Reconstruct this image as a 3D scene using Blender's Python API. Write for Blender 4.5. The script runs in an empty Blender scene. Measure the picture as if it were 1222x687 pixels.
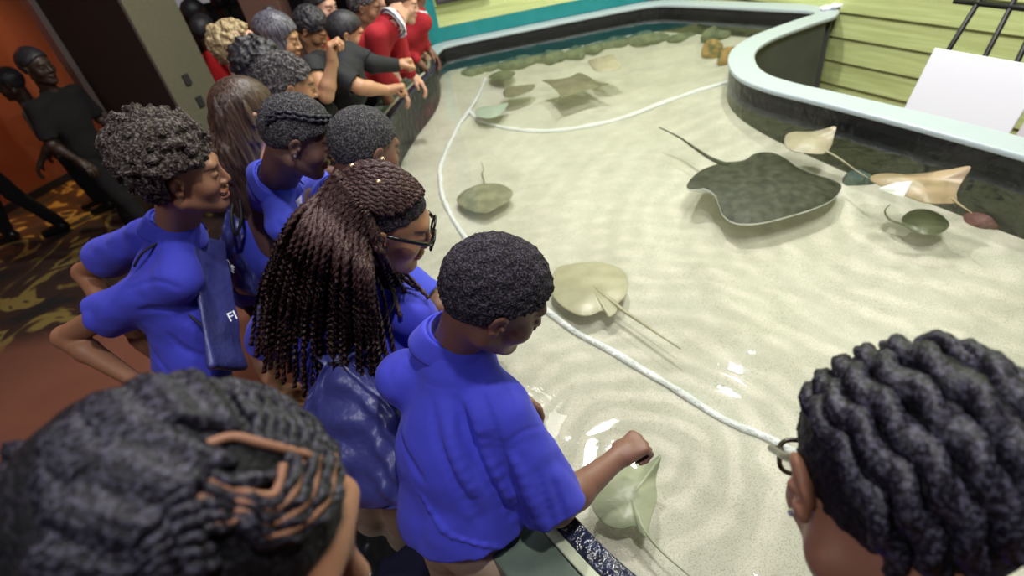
import bpy, bmesh, math, random
import numpy as np
from mathutils import Vector, Matrix

C = bpy.context.scene.collection
S = bpy.context.scene

# ------------------------------------------------------------------ camera
FPX = 640.0                      # focal length in pixels of the 1222 x 687 frame
CX, CY, CAM_H = 611.0, 343.5, 2.0
def _camrot():
    d = np.array([770. - CX, -(1140. - CY), -FPX]); d /= np.linalg.norm(d)
    up = -d
    fy = np.array([0, 0, -1.]) - up * (-up[2]); fy /= np.linalg.norm(fy)
    return np.array([np.cross(fy, up), fy, up])
RC = _camrot()
cam = bpy.data.cameras.new('camera'); cam_o = bpy.data.objects.new('camera', cam); C.objects.link(cam_o)
cam.sensor_width = 36.0; cam.lens = FPX / 1222.0 * 36.0
M4 = Matrix([list(RC[i]) + [0.0] for i in range(3)] + [[0, 0, 0, 1]]); M4.translation = (0, 0, CAM_H)
cam_o.matrix_world = M4
cam.clip_start = 0.02; cam.clip_end = 60
cam.dof.use_dof = True; cam.dof.focus_distance = 1.0; cam.dof.aperture_fstop = 3.4
S.camera = cam_o

def ray(x, y):
    v = RC @ np.array([x - CX, -(y - CY), -FPX]); return v / np.linalg.norm(v)
def at(x, y, z):
    v = ray(x, y); return np.array([0, 0, CAM_H]) + v * ((z - CAM_H) / v[2])
def ad(x, y, d):
    return np.array([0, 0, CAM_H]) + ray(x, y) * d

# ------------------------------------------------------------------ world and lights
w = bpy.data.worlds.new('world'); S.world = w; w.use_nodes = True
w.node_tree.nodes['Background'].inputs[0].default_value = (0.55, 0.6, 0.8, 1)
w.node_tree.nodes['Background'].inputs[1].default_value = 0.10
def area(name, loc, target, size, power, col=(1, 1, 1), sy=None):
    l = bpy.data.lights.new(name, 'AREA'); l.energy = power; l.color = col; l.size = size
    if sy: l.shape = 'RECTANGLE'; l.size_y = sy
    o = bpy.data.objects.new(name, l); C.objects.link(o); o.location = loc
    o.rotation_euler = (Vector(target) - Vector(loc)).to_track_quat('-Z', 'Y').to_euler()
    return o
def spot(name, loc, target, power, ang, col=(1, 1, 1), r=0.08, blend=0.6):
    l = bpy.data.lights.new(name, 'SPOT'); l.energy = power; l.color = col; l.spot_size = math.radians(ang)
    l.spot_blend = blend; l.shadow_soft_size = r
    o = bpy.data.objects.new(name, l); C.objects.link(o); o.location = loc
    o.rotation_euler = (Vector(target) - Vector(loc)).to_track_quat('-Z', 'Y').to_euler()
    return o
area('tank_light', (0.6, 3.0, 4.3), (0.85, 2.5, 0), 0.2, 102, (1.0, 0.985, 0.95))
area('tank_light', (0.6, 0.2, 4.2), (0.45, 0.9, 0), 0.16, 62, (1.0, 0.98, 0.96))
area('tank_light', (2.0, 3.4, 4.0), (1.5, 3.6, 0), 0.15, 55, (0.97, 1.0, 0.93))
area('wall_light', (1.2, 1.2, 3.8), (2.4, 2.6, 0.9), 0.7, 60, (1.0, 1.0, 0.9))
area('visitor_light', (-1.5, -0.5, 3.8), (-0.3, 1.1, 1.2), 0.6, 34, (0.95, 0.95, 1.0))
area('back_light', (-0.2, 3.2, 3.8), (-0.5, 2.9, 1.2), 0.6, 16, (1.0, 0.96, 0.95))
spot('floor_light', (-2.4, 0.9, 3.2), (-2.2, 1.5, 0), 75, 55, (1.0, 0.72, 0.55))
spot('amber_light', (-4.7, 5.25, 2.9), (-5.1, 5.9, 0.5), 150, 80, (1.0, 0.35, 0.10))
spot('carpet_light', (-4.4, 5.6, 3.2), (-4.0, 5.25, 0), 150, 34, (1.0, 0.75, 0.30))
S.view_settings.view_transform = 'Standard'; S.view_settings.look = 'None'
S.view_settings.gamma = 1; S.view_settings.use_curve_mapping = False
S.view_settings.exposure = -0.17
S.cycles.max_bounces = 6; S.cycles.transparent_max_bounces = 8
S.cycles.sample_clamp_indirect = 4

# ------------------------------------------------------------------ object helpers
def tag(o, label=None, cat=None, group=None, kind=None):
    if label: o['label'] = label
    if cat: o['category'] = cat
    if group: o['group'] = group
    if kind: o['kind'] = kind
    return o
def empty(name, loc, label=None, cat=None, group=None, kind=None):
    o = bpy.data.objects.new(name, None); C.objects.link(o); o.location = Vector(loc)
    o.empty_display_size = 0.05
    return tag(o, label, cat, group, kind)
def link(name, me, mat=None, parent=None, smooth=True, attr=None):
    me.name = name
    if mat: me.materials.append(mat)
    if smooth and len(me.polygons): me.polygons.foreach_set('use_smooth', [True] * len(me.polygons))
    o = bpy.data.objects.new(name, me); C.objects.link(o)
    if parent is not None:
        o.parent = parent
        o.matrix_parent_inverse = Matrix.Translation(-Vector(parent.location))
    return o
def mk(name, V, Fs, mat=None, parent=None, smooth=True):
    me = bpy.data.meshes.new(name)
    me.from_pydata([tuple(map(float, v)) for v in V], [], [tuple(map(int, f)) for f in Fs]); me.update()
    return link(name, me, mat, parent, smooth)
def nrm(v):
    v = np.asarray(v, float); return v / (np.linalg.norm(v) + 1e-12)
def catmull(P, n=8, closed=False):
    P = [np.asarray(p, float) for p in P]; out = []
    m = len(P); rng = range(m) if closed else range(m - 1)
    for i in rng:
        if closed: a, b, c, d = P[i - 1], P[i], P[(i + 1) % m], P[(i + 2) % m]
        else: a, b, c, d = P[max(i - 1, 0)], P[i], P[i + 1], P[min(i + 2, m - 1)]
        for k in range(n):
            t = k / n
            out.append(0.5 * ((2 * b) + (-a + c) * t + (2 * a - 5 * b + 4 * c - d) * t * t + (-a + 3 * b - 3 * c + d) * t ** 3))
    if not closed: out.append(P[-1])
    return np.array(out)
class MB:
    def __init__(s): s.V = []; s.F = []; s.n = 0
    def add(s, V, F):
        s.V.extend(list(V)); s.F.extend([[i + s.n for i in f] for f in F]); s.n += len(V)
    def box(s, c, size, M=None):
        c = np.asarray(c, float); h = np.asarray(size, float) / 2
        V = np.array([[x, y, z] for x in (-1, 1) for y in (-1, 1) for z in (-1, 1)]) * h
        if M is not None: V = V @ np.asarray(M, float).T
        s.add(V + c, [(0, 1, 3, 2), (4, 6, 7, 5), (0, 4, 5, 1), (2, 3, 7, 6), (0, 2, 6, 4), (1, 5, 7, 3)])
    def tube(s, P, r, n=8, twist=None, cap=True, lobe=0.0, flat=None):
        """sweep along P; r scalar or list; twist turns per metre with two lobes"""
        P = np.asarray(P, float); m = len(P)
        r = np.full(m, r, float) if np.isscalar(r) else np.asarray(r, float)
        T = np.gradient(P, axis=0); T /= (np.linalg.norm(T, axis=1)[:, None] + 1e-12)
        u = np.cross(T[0], [0, 0, 1.]);
        if np.linalg.norm(u) < 1e-3: u = np.cross(T[0], [1., 0, 0])
        u = nrm(u); L = 0; V = []
        for i in range(m):
            u = nrm(u - T[i] * u.dot(T[i])); v = np.cross(T[i], u)
            if i: L += np.linalg.norm(P[i] - P[i - 1])
            ph = (twist or 0) * L * 2 * math.pi
            for k in range(n):
                a = 2 * math.pi * k / n
                rr = r[i] * (1 + lobe * math.cos(2 * a)) if lobe else r[i]
                b = a + ph
                x, y = math.cos(b) * rr, math.sin(b) * rr
                if flat: y *= flat
                V.append(P[i] + u * x + v * y)
        F = [(i * n + k, i * n + (k + 1) % n, (i + 1) * n + (k + 1) % n, (i + 1) * n + k) for i in range(m - 1) for k in range(n)]
        if cap: F += [tuple(range(n))[::-1], tuple((m - 1) * n + k for k in range(n))]
        s.add(V, F)
    def sweep(s, path, sec, closed=False):
        """path (n,2) in plan; sec list of (offset to the left, z)"""
        path = np.asarray(path, float)[:, :2]; m = len(path)
        if closed: T = np.roll(path, -1, 0) - np.roll(path, 1, 0)
        else: T = np.gradient(path, axis=0)
        T /= np.linalg.norm(T, axis=1)[:, None] + 1e-12
        N = np.stack([-T[:, 1], T[:, 0]], 1); q = len(sec); V = []
        for i in range(m):
            for (o, z) in sec: V.append([*(path[i] + N[i] * o), z])
        F = []
        for i in range(m if closed else m - 1):
            j = (i + 1) % m
            for k in range(q):
                l = (k + 1) % q; F.append((i * q + k, i * q + l, j * q + l, j * q + k))
        if not closed: F += [tuple(range(q))[::-1], tuple((m - 1) * q + k for k in range(q))]
        s.add(V, F)
    def build(s, name, mat, parent=None, smooth=False, bevel=0, seg=2):
        o = mk(name, s.V, s.F, mat, parent, smooth)
        bm = bmesh.new(); bm.from_mesh(o.data); bmesh.ops.recalc_face_normals(bm, faces=bm.faces); bm.to_mesh(o.data); bm.free()
        if bevel:
            b = o.modifiers.new('bevel', 'BEVEL'); b.width = bevel; b.segments = seg; b.limit_method = 'ANGLE'
        return o

# ------------------------------------------------------------------ materials
def mat(name, col, rough=0.6, metal=0, sss=0, bump=None, var=None, attr=False, spec=None, emit=None, trans=0, ior=None, sheen=0, coat=0):
    """bump = (scale, strength, distance) ; var = (scale, colour2, contrast)"""
    m = bpy.data.materials.new(name); m.use_nodes = True; nt = m.node_tree; b = nt.nodes['Principled BSDF']
    b.inputs['Base Color'].default_value = (*col, 1); b.inputs['Roughness'].default_value = rough
    b.inputs['Metallic'].default_value = metal
    if spec is not None: b.inputs['Specular IOR Level'].default_value = spec
    if trans: b.inputs['Transmission Weight'].default_value = trans
    if ior: b.inputs['IOR'].default_value = ior
    if sheen: b.inputs['Sheen Weight'].default_value = sheen
    if coat: b.inputs['Coat Weight'].default_value = coat
    if sss:
        b.inputs['Subsurface Weight'].default_value = sss; b.inputs['Subsurface Scale'].default_value = 0.006
        b.inputs['Subsurface Radius'].default_value = (1, 0.4, 0.25)
    if emit: b.inputs['Emission Color'].default_value = (*emit[0], 1); b.inputs['Emission Strength'].default_value = emit[1]
    tc = nt.nodes.new('ShaderNodeTexCoord'); src = None
    if attr:
        a = nt.nodes.new('ShaderNodeAttribute'); a.attribute_name = 'tint'; src = a.outputs['Color']
    if var:
        n = nt.nodes.new('ShaderNodeTexNoise'); n.inputs['Scale'].default_value = var[0]; n.inputs['Detail'].default_value = 5
        nt.links.new(tc.outputs['Object'], n.inputs['Vector'])
        r = nt.nodes.new('ShaderNodeValToRGB'); c = var[2] if len(var) > 2 else 0.2
        r.color_ramp.elements[0].position = 0.5 - c; r.color_ramp.elements[1].position = 0.5 + c
        nt.links.new(n.outputs['Fac'], r.inputs['Fac'])
        x = nt.nodes.new('ShaderNodeMix'); x.data_type = 'RGBA'
        nt.links.new(r.outputs['Color'], x.inputs['Factor'])
        if src: nt.links.new(src, x.inputs['A'])
        else: x.inputs['A'].default_value = (*col, 1)
        x.inputs['B'].default_value = (*var[1], 1)
        if src:
            x.blend_type = 'MULTIPLY'
        src = x.outputs['Result']
    if src: nt.links.new(src, b.inputs['Base Color'])
    if bump:
        n = nt.nodes.new('ShaderNodeTexNoise'); n.inputs['Scale'].default_value = bump[0]; n.inputs['Detail'].default_value = 3
        nt.links.new(tc.outputs['Object'], n.inputs['Vector'])
        bp = nt.nodes.new('ShaderNodeBump'); bp.inputs['Strength'].default_value = bump[1]; bp.inputs['Distance'].default_value = bump[2]
        nt.links.new(n.outputs['Fac'], bp.inputs['Height']); nt.links.new(bp.outputs['Normal'], b.inputs['Normal'])
    return m

# ------------------------------------------------------------------ distance-field sculpting
rs = np.random.RandomState(5)
_LAT = rs.rand(64, 64, 64).astype(np.float32) * 2 - 1
def vnoise(P, s):
    Q = P * s + 1000.0; I = np.floor(Q).astype(np.int64); f = (Q - I); f = f * f * (3 - 2 * f); I &= 63; J = (I + 1) & 63
    x, y, z = f[:, 0], f[:, 1], f[:, 2]
    a = _LAT[I[:, 0], I[:, 1], I[:, 2]] * (1 - x) + _LAT[J[:, 0], I[:, 1], I[:, 2]] * x
    b = _LAT[I[:, 0], J[:, 1], I[:, 2]] * (1 - x) + _LAT[J[:, 0], J[:, 1], I[:, 2]] * x
    c = _LAT[I[:, 0], I[:, 1], J[:, 2]] * (1 - x) + _LAT[J[:, 0], I[:, 1], J[:, 2]] * x
    d = _LAT[I[:, 0], J[:, 1], J[:, 2]] * (1 - x) + _LAT[J[:, 0], J[:, 1], J[:, 2]] * x
    return (a * (1 - y) + b * y) * (1 - z) + (c * (1 - y) + d * y) * z
def rcone(a, b, r1, r2, sq=None):
    a = np.asarray(a, float); b = np.asarray(b, float); ab = b - a; L2 = ab.dot(ab) + 1e-12
    def f(P):
        t = np.clip(((P - a) @ ab) / L2, 0, 1)
        return np.linalg.norm(P - a - t[:, None] * ab, axis=1) - (r1 + (r2 - r1) * t)
    R = max(r1, r2); return f, np.minimum(a, b) - R, np.maximum(a, b) + R
def ell(c, r, M=None):
    c = np.asarray(c, float); r = np.asarray(r, float); M = None if M is None else np.asarray(M, float)
    def f(P):
        Q = P - c
        if M is not None: Q = Q @ M      # columns of M are the local axes
        k0 = np.linalg.norm(Q / r, axis=1); k1 = np.linalg.norm(Q / (r * r), axis=1)
        return np.where(k1 < 1e-6, -r.min(), k0 * (k0 - 1) / (k1 + 1e-9))
    R = r.max(); return f, c - R, c + R
def rbox(c, h, rad, M=None):
    c = np.asarray(c, float); h = np.asarray(h, float) - rad; M = None if M is None else np.asarray(M, float)
    def f(P):
        Q = P - c
        if M is not None: Q = Q @ M
        q = np.abs(Q) - h
        return np.linalg.norm(np.maximum(q, 0), axis=1) + np.minimum(q.max(axis=1), 0) - rad
    R = np.linalg.norm(h) + rad; return f, c - R, c + R
def plane(p, n):
    p = np.asarray(p, float); n = nrm(n)
    return (lambda P: (P - p) @ n), np.full(3, -99.), np.full(3, 99.)
def xform(prim, o, M, s=1.0):
    """prim given in local coordinates -> world (columns of M are local axes)"""
    f, lo, hi = prim; o = np.asarray(o, float)
    cs = np.array([[x, y, z] for x in (lo[0], hi[0]) for y in (lo[1], hi[1]) for z in (lo[2], hi[2])]) * s @ M.T + o
    return (lambda P: f(((P - o) @ M) / s) * s), cs.min(0), cs.max(0)
class SDF:
    def __init__(s): s.ops = []
    def u(s, prim, k=0.0): s.ops.append((prim, k, 'u')); return s
    def s(s, prim, k=0.0): s.ops.append((prim, k, 's')); return s
    def i(s, prim, k=0.0): s.ops.append((prim, k, 'i')); return s
    def disp(s, fn): s.ops.append(((fn, None, None), 0, 'd')); return s
    def ev(s, P, marg):
        d = np.full(len(P), 0.6)
        for (f, lo, hi), k, m in s.ops:
            if m == 'd':
                idx = np.nonzero(np.abs(d) < marg + .03)[0]
                if len(idx): d[idx] += f(P[idx])
                continue
            if m == 'i': idx = np.nonzero(d < 0.3)[0]
            else:
                g = marg + k
                idx = np.nonzero(((P > lo - g) & (P < hi + g)).all(axis=1))[0]
            if not len(idx): continue
            v = f(P[idx]); a = d[idx]
            if m == 'u':
                r = np.minimum(a, v)
                if k: h = np.maximum(k - np.abs(a - v), 0); r -= h * h / (4 * k)
            else:
                if m == 's': v = -v
                r = np.maximum(a, v)
                if k: h = np.maximum(k - np.abs(a - v), 0); r += h * h / (4 * k)
            d[idx] = r
        return d
    def prim(s):
        lo = np.min([o[0][1] for o in s.ops if o[2] == 'u'], axis=0); hi = np.max([o[0][2] for o in s.ops if o[2] == 'u'], axis=0)
        return (lambda P: s.ev(P, 0.15)), lo, hi
    def mesh(s, h, lo=None, hi=None):
        us = [o for o in s.ops if o[2] == 'u']
        l0 = np.min([o[0][1] - o[1] * .3 for o in us], axis=0) - 3 * h; h0 = np.max([o[0][2] + o[1] * .3 for o in us], axis=0) + 3 * h
        lo = l0 if lo is None else np.maximum(lo, l0); hi = h0 if hi is None else np.minimum(hi, h0)
        B = 5
        nb = np.ceil((hi - lo) / (h * B)).astype(int) + 1
        g = np.stack(np.meshgrid(*[np.arange(n) for n in nb], indexing='ij'), -1).reshape(-1, 3)
        cc = lo + (g * B + (B - 1) / 2) * h
        d = s.ev(cc, h * B * 2)
        act = np.abs(d) < h * B * 1.45 + 0.004
        off = np.stack(np.meshgrid(*[np.arange(B)] * 3, indexing='ij'), -1).reshape(-1, 3)
        N = nb * B; D = np.empty(tuple(N), np.float32)
        D6 = D.reshape(nb[0], B, nb[1], B, nb[2], B)
        D6[:] = d.reshape(nb)[:, None, :, None, :, None]
        ga = g[act]
        ijk = (ga[:, None, :] * B + off[None]).reshape(-1, 3)
        v = np.empty(len(ijk))
        for a in range(0, len(ijk), 400000):
            v[a:a + 400000] = s.ev(lo + ijk[a:a + 400000] * h, h * 4)
        D[ijk[:, 0], ijk[:, 1], ijk[:, 2]] = v
        return surfnets(D, lo, h)
def surfnets(D, lo, h):
    D = np.where(D == 0, 1e-7, D); I = D < 0
    c = np.zeros(tuple(np.array(D.shape) - 1), np.uint8)
    sl = lambda a, o: slice(o, a - 1 + o)
    nx, ny, nz = D.shape
    for i in (0, 1):
        for j in (0, 1):
            for k in (0, 1): c += I[sl(nx, i), sl(ny, j), sl(nz, k)]
    cells = np.argwhere((c > 0) & (c < 8)); 
    if not len(cells): return np.zeros((0, 3)), np.zeros((0, 4), int)
    idm = np.full(c.shape, -1, np.int32); idm[cells[:, 0], cells[:, 1], cells[:, 2]] = np.arange(len(cells))
    acc = np.zeros((len(cells), 3)); cnt = np.zeros(len(cells))
    for ax in range(3):
        o1, o2 = [a for a in range(3) if a != ax]
        for p in (0, 1):
            for q in (0, 1):
                A = cells.copy(); A[:, o1] += p; A[:, o2] += q; Bc = A.copy(); Bc[:, ax] += 1
                da = D[A[:, 0], A[:, 1], A[:, 2]].astype(float); db = D[Bc[:, 0], Bc[:, 1], Bc[:, 2]].astype(float)
                x = (da < 0) != (db < 0); t = np.where(x, da / np.where(x, da - db, 1), 0)
                P = A.astype(float); P[:, ax] += t
                acc[x] += P[x]; cnt[x] += 1
    V = lo + acc / cnt[:, None] * h
    Fs = []
    for ax in range(3):
        o1, o2 = (ax + 1) % 3, (ax + 2) % 3
        a = I[tuple(slice(0, -1) if i == ax else slice(None) for i in range(3))]
        b = I[tuple(slice(1, None) if i == ax else slice(None) for i in range(3))]
        E = np.argwhere(a != b); E = E[(E[:, o1] > 0) & (E[:, o2] > 0) & (E[:, o1] < D.shape[o1] - 1) & (E[:, o2] < D.shape[o2] - 1)]
        ins = I[E[:, 0], E[:, 1], E[:, 2]]
        q = []
        for (p1, p2) in ((0, 0), (1, 0), (1, 1), (0, 1)):
            G = E.copy(); G[:, o1] -= 1 - p1; G[:, o2] -= 1 - p2; q.append(idm[G[:, 0], G[:, 1], G[:, 2]])
        q = np.stack(q, 1); q[~ins] = q[~ins][:, ::-1]
        q = q[(q >= 0).all(1)]; Fs.append(q)
    return V, np.concatenate(Fs)
def mesh_np(name, parts, mat=None, parent=None, tint=None):
    """parts: list of (V,F); tint: function V->(n,3)"""
    Vs = []; Fs = []; n = 0
    for V, F in parts:
        Vs.append(V); Fs.append(F + n); n += len(V)
    V = np.concatenate(Vs); F = np.concatenate(Fs)
    me = bpy.data.meshes.new(name); me.vertices.add(len(V)); me.vertices.foreach_set('co', V.astype(np.float32).ravel())
    me.loops.add(F.size); me.loops.foreach_set('vertex_index', F.astype(np.int32).ravel())
    me.polygons.add(len(F)); me.polygons.foreach_set('loop_start', np.arange(0, F.size, 4, dtype=np.int32))
    me.update(calc_edges=True); me.validate()
    if tint is not None:
        col = np.ones((len(V), 4), np.float32); col[:, :3] = tint(V)
        a = me.color_attributes.new('tint', 'FLOAT_COLOR', 'POINT'); a.data.foreach_set('color', col.ravel())
    return link(name, me, mat, parent, True)
# ------------------------------------------------------------------ materials of the place
ZW, ZS, ZR, ZV = 0.85, 0.60, 0.92, 0.915      # water, sand, back rim, visitor ledge heights
M_black = mat('black_liner', (0.012, 0.012, 0.016), 0.32, bump=(22, 0.8, 0.012))
M_rim = mat('grey_rim', (0.42, 0.49, 0.52), 0.35, bump=(60, 0.15, 0.002))
M_ledge = mat('green_grey_ledge', (0.085, 0.115, 0.095), 0.22, var=(9, (0.15, 0.19, 0.15), 0.25), bump=(14, 0.2, 0.004))
M_ledge_edge = mat('pale_ledge_edge', (0.42, 0.46, 0.34), 0.35, var=(14, (0.55, 0.58, 0.42), 0.3))
M_strip = mat('wet_black_strip', (0.012, 0.014, 0.03), 0.12, bump=(45, 1.0, 0.012), var=(40, (0.022, 0.028, 0.065), 0.06))
M_outer = mat('dark_grey_panel', (0.07, 0.075, 0.07), 0.6, var=(5, (0.10, 0.11, 0.10)))
M_dark = mat('dark_wall', (0.03, 0.026, 0.026), 0.8)
M_teal = mat('teal_paint', (0.0, 0.20, 0.20), 0.45, bump=(30, 0.2, 0.003), var=(8, (0.02, 0.26, 0.28), 0.3))

def clap_mat():
    m = mat('green_clapboard', (0.50, 0.62, 0.16), 0.55)
    nt = m.node_tree; b = nt.nodes['Principled BSDF']; tc = nt.nodes['Texture Coordinate']
    mp = nt.nodes.new('ShaderNodeMapping'); mp.inputs['Scale'].default_value = (1.2, 1.2, 22)
    n = nt.nodes.new('ShaderNodeTexNoise'); n.inputs['Scale'].default_value = 2.2; n.inputs['Detail'].default_value = 6
    nt.links.new(tc.outputs['Object'], mp.inputs[0]); nt.links.new(mp.outputs[0], n.inputs['Vector'])
    r = nt.nodes.new('ShaderNodeValToRGB'); r.color_ramp.elements[0].position = 0.3; r.color_ramp.elements[0].color = (0.46, 0.52, 0.20, 1)
    r.color_ramp.elements[1].position = 0.65; r.color_ramp.elements[1].color = (0.60, 0.67, 0.30, 1)
    nt.links.new(n.outputs['Fac'], r.inputs['Fac']); nt.links.new(r.outputs[0], b.inputs['Base Color'])
    bp = nt.nodes.new('ShaderNodeBump'); bp.inputs['Strength'].default_value = 0.35; bp.inputs['Distance'].default_value = 0.004
    nt.links.new(n.outputs['Fac'], bp.inputs['Height']); nt.links.new(bp.outputs[0], b.inputs['Normal'])
    return m
M_clap = clap_mat()
def sand_mat():
    m = mat('pale_sand', (0.62, 0.59, 0.44), 0.9)
    nt = m.node_tree; b = nt.nodes['Principled BSDF']; tc = nt.nodes['Texture Coordinate']; L = nt.links
    n1 = nt.nodes.new('ShaderNodeTexNoise'); n1.inputs['Scale'].default_value = 3.0; n1.inputs['Detail'].default_value = 8; n1.inputs['Roughness'].default_value = 0.7
    n2 = nt.nodes.new('ShaderNodeTexNoise'); n2.inputs['Scale'].default_value = 260; n2.inputs['Detail'].default_value = 2
    for n in (n1, n2): L.new(tc.outputs['Object'], n.inputs['Vector'])
    r = nt.nodes.new('ShaderNodeValToRGB'); e = r.color_ramp.elements
    e[0].position = 0.30; e[0].color = (0.50, 0.48, 0.405, 1); e[1].position = 0.66; e[1].color = (0.655, 0.635, 0.555, 1)
    L.new(n1.outputs['Fac'], r.inputs['Fac'])
    r2 = nt.nodes.new('ShaderNodeValToRGB'); e = r2.color_ramp.elements
    e[0].position = 0.32; e[0].color = (0.72, 0.70, 0.64, 1); e[1].position = 0.5; e[1].color = (1, 1, 1, 1)
    L.new(n2.outputs['Fac'], r2.inputs['Fac'])
    x = nt.nodes.new('ShaderNodeMix'); x.data_type = 'RGBA'; x.blend_type = 'MULTIPLY'; x.inputs['Factor'].default_value = 1
    L.new(r.outputs[0], x.inputs['A']); L.new(r2.outputs[0], x.inputs['B']); L.new(x.outputs['Result'], b.inputs['Base Color'])
    bp = nt.nodes.new('ShaderNodeBump'); bp.inputs['Strength'].default_value = 0.5; bp.inputs['Distance'].default_value = 0.004
    L.new(n2.outputs['Fac'], bp.inputs['Height']); L.new(bp.outputs[0], b.inputs['Normal'])
    return m
M_sand = sand_mat()
HAND = at(762, 560, ZW)
def water_mat():
    m = bpy.data.materials.new('clear_water'); m.use_nodes = True; nt = m.node_tree; nt.nodes.clear(); L = nt.links
    out = nt.nodes.new('ShaderNodeOutputMaterial'); tc = nt.nodes.new('ShaderNodeTexCoord')
    def wave(c, scale, strength, fall):
        mp = nt.nodes.new('ShaderNodeMapping'); mp.inputs['Location'].default_value = (-c[0], -c[1], -ZW)
        L.new(tc.outputs['Object'], mp.inputs[0])
        nz = nt.nodes.new('ShaderNodeTexNoise'); nz.inputs['Scale'].default_value = 3.0
        L.new(mp.outputs[0], nz.inputs['Vector'])
        ln = nt.nodes.new('ShaderNodeVectorMath'); ln.operation = 'LENGTH'; L.new(mp.outputs[0], ln.inputs[0])
        a1 = nt.nodes.new('ShaderNodeMath'); a1.operation = 'MULTIPLY_ADD'; a1.inputs[1].default_value = 0.22
        L.new(nz.outputs['Fac'], a1.inputs[0]); L.new(ln.outputs['Value'], a1.inputs[2])
        a2 = nt.nodes.new('ShaderNodeMath'); a2.operation = 'MULTIPLY'; a2.inputs[1].default_value = scale; L.new(a1.outputs[0], a2.inputs[0])
        a3 = nt.nodes.new('ShaderNodeMath'); a3.operation = 'SINE'; L.new(a2.outputs[0], a3.inputs[0])
        f1 = nt.nodes.new('ShaderNodeMath'); f1.operation = 'MULTIPLY'; f1.inputs[1].default_value = -fall; L.new(ln.outputs['Value'], f1.inputs[0])
        f2 = nt.nodes.new('ShaderNodeMath'); f2.operation = 'EXPONENT'; L.new(f1.outputs[0], f2.inputs[0])
        f3 = nt.nodes.new('ShaderNodeMath'); f3.operation = 'MULTIPLY'; f3.inputs[1].default_value = strength; L.new(f2.outputs[0], f3.inputs[0])
        a4 = nt.nodes.new('ShaderNodeMath'); a4.operation = 'MULTIPLY'; L.new(a3.outputs[0], a4.inputs[0]); L.new(f3.outputs[0], a4.inputs[1])
        return a4.outputs[0]
    w1 = wave(HAND, 80, 0.36, 1.7)
    w2 = wave(at(600, 470, ZW), 62, 0.16, 1.6)
    w3 = wave(at(1130, 250, ZW), 60, 0.30, 1.2)
    n = nt.nodes.new('ShaderNodeTexNoise'); n.inputs['Scale'].default_value = 9; n.inputs['Detail'].default_value = 3; n.inputs['Distortion'].default_value = 0.6
    L.new(tc.outputs['Object'], n.inputs['Vector'])
    s = n.outputs['Fac']
    for q in (w1, w2, w3):
        a = nt.nodes.new('ShaderNodeMath'); a.operation = 'ADD'; L.new(s, a.inputs[0]); L.new(q, a.inputs[1]); s = a.outputs[0]
    s2 = s
    for q in (w1, w2, w3):
        a = nt.nodes.new('ShaderNodeMath'); a.operation = 'MULTIPLY_ADD'; a.inputs[1].default_value = 1.3; L.new(q, a.inputs[0]); L.new(s2, a.inputs[2]); s2 = a.outputs[0]
    bp = nt.nodes.new('ShaderNodeBump'); bp.inputs['Strength'].default_value = 1.0; bp.inputs['Distance'].default_value = 0.0012
    L.new(s, bp.inputs['Height'])
    gl = nt.nodes.new('ShaderNodeBsdfGlossy'); gl.inputs['Roughness'].default_value = 0.03; L.new(bp.outputs[0], gl.inputs['Normal'])
    # caustic-like light bands painted into the surface tint along the ripples
    rp = nt.nodes.new('ShaderNodeValToRGB'); e = rp.color_ramp.elements
    e[0].position = 0.22; e[0].color = (0.84, 0.86, 0.825, 1); e[1].position = 0.95; e[1].color = (1, 1, 0.985, 1); qq = e.new(.6); qq.color = (0.90, 0.915, 0.885, 1)
    L.new(s2, rp.inputs['Fac'])
    tr = nt.nodes.new('ShaderNodeBsdfTransparent'); L.new(rp.outputs[0], tr.inputs['Color'])
    fr = nt.nodes.new('ShaderNodeFresnel'); fr.inputs['IOR'].default_value = 1.33; L.new(bp.outputs[0], fr.inputs['Normal'])
    mx = nt.nodes.new('ShaderNodeMixShader'); L.new(fr.outputs[0], mx.inputs[0]); L.new(tr.outputs[0], mx.inputs[1]); L.new(gl.outputs[0], mx.inputs[2])
    L.new(mx.outputs[0], out.inputs['Surface'])
    return m
M_water = water_mat()

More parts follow.
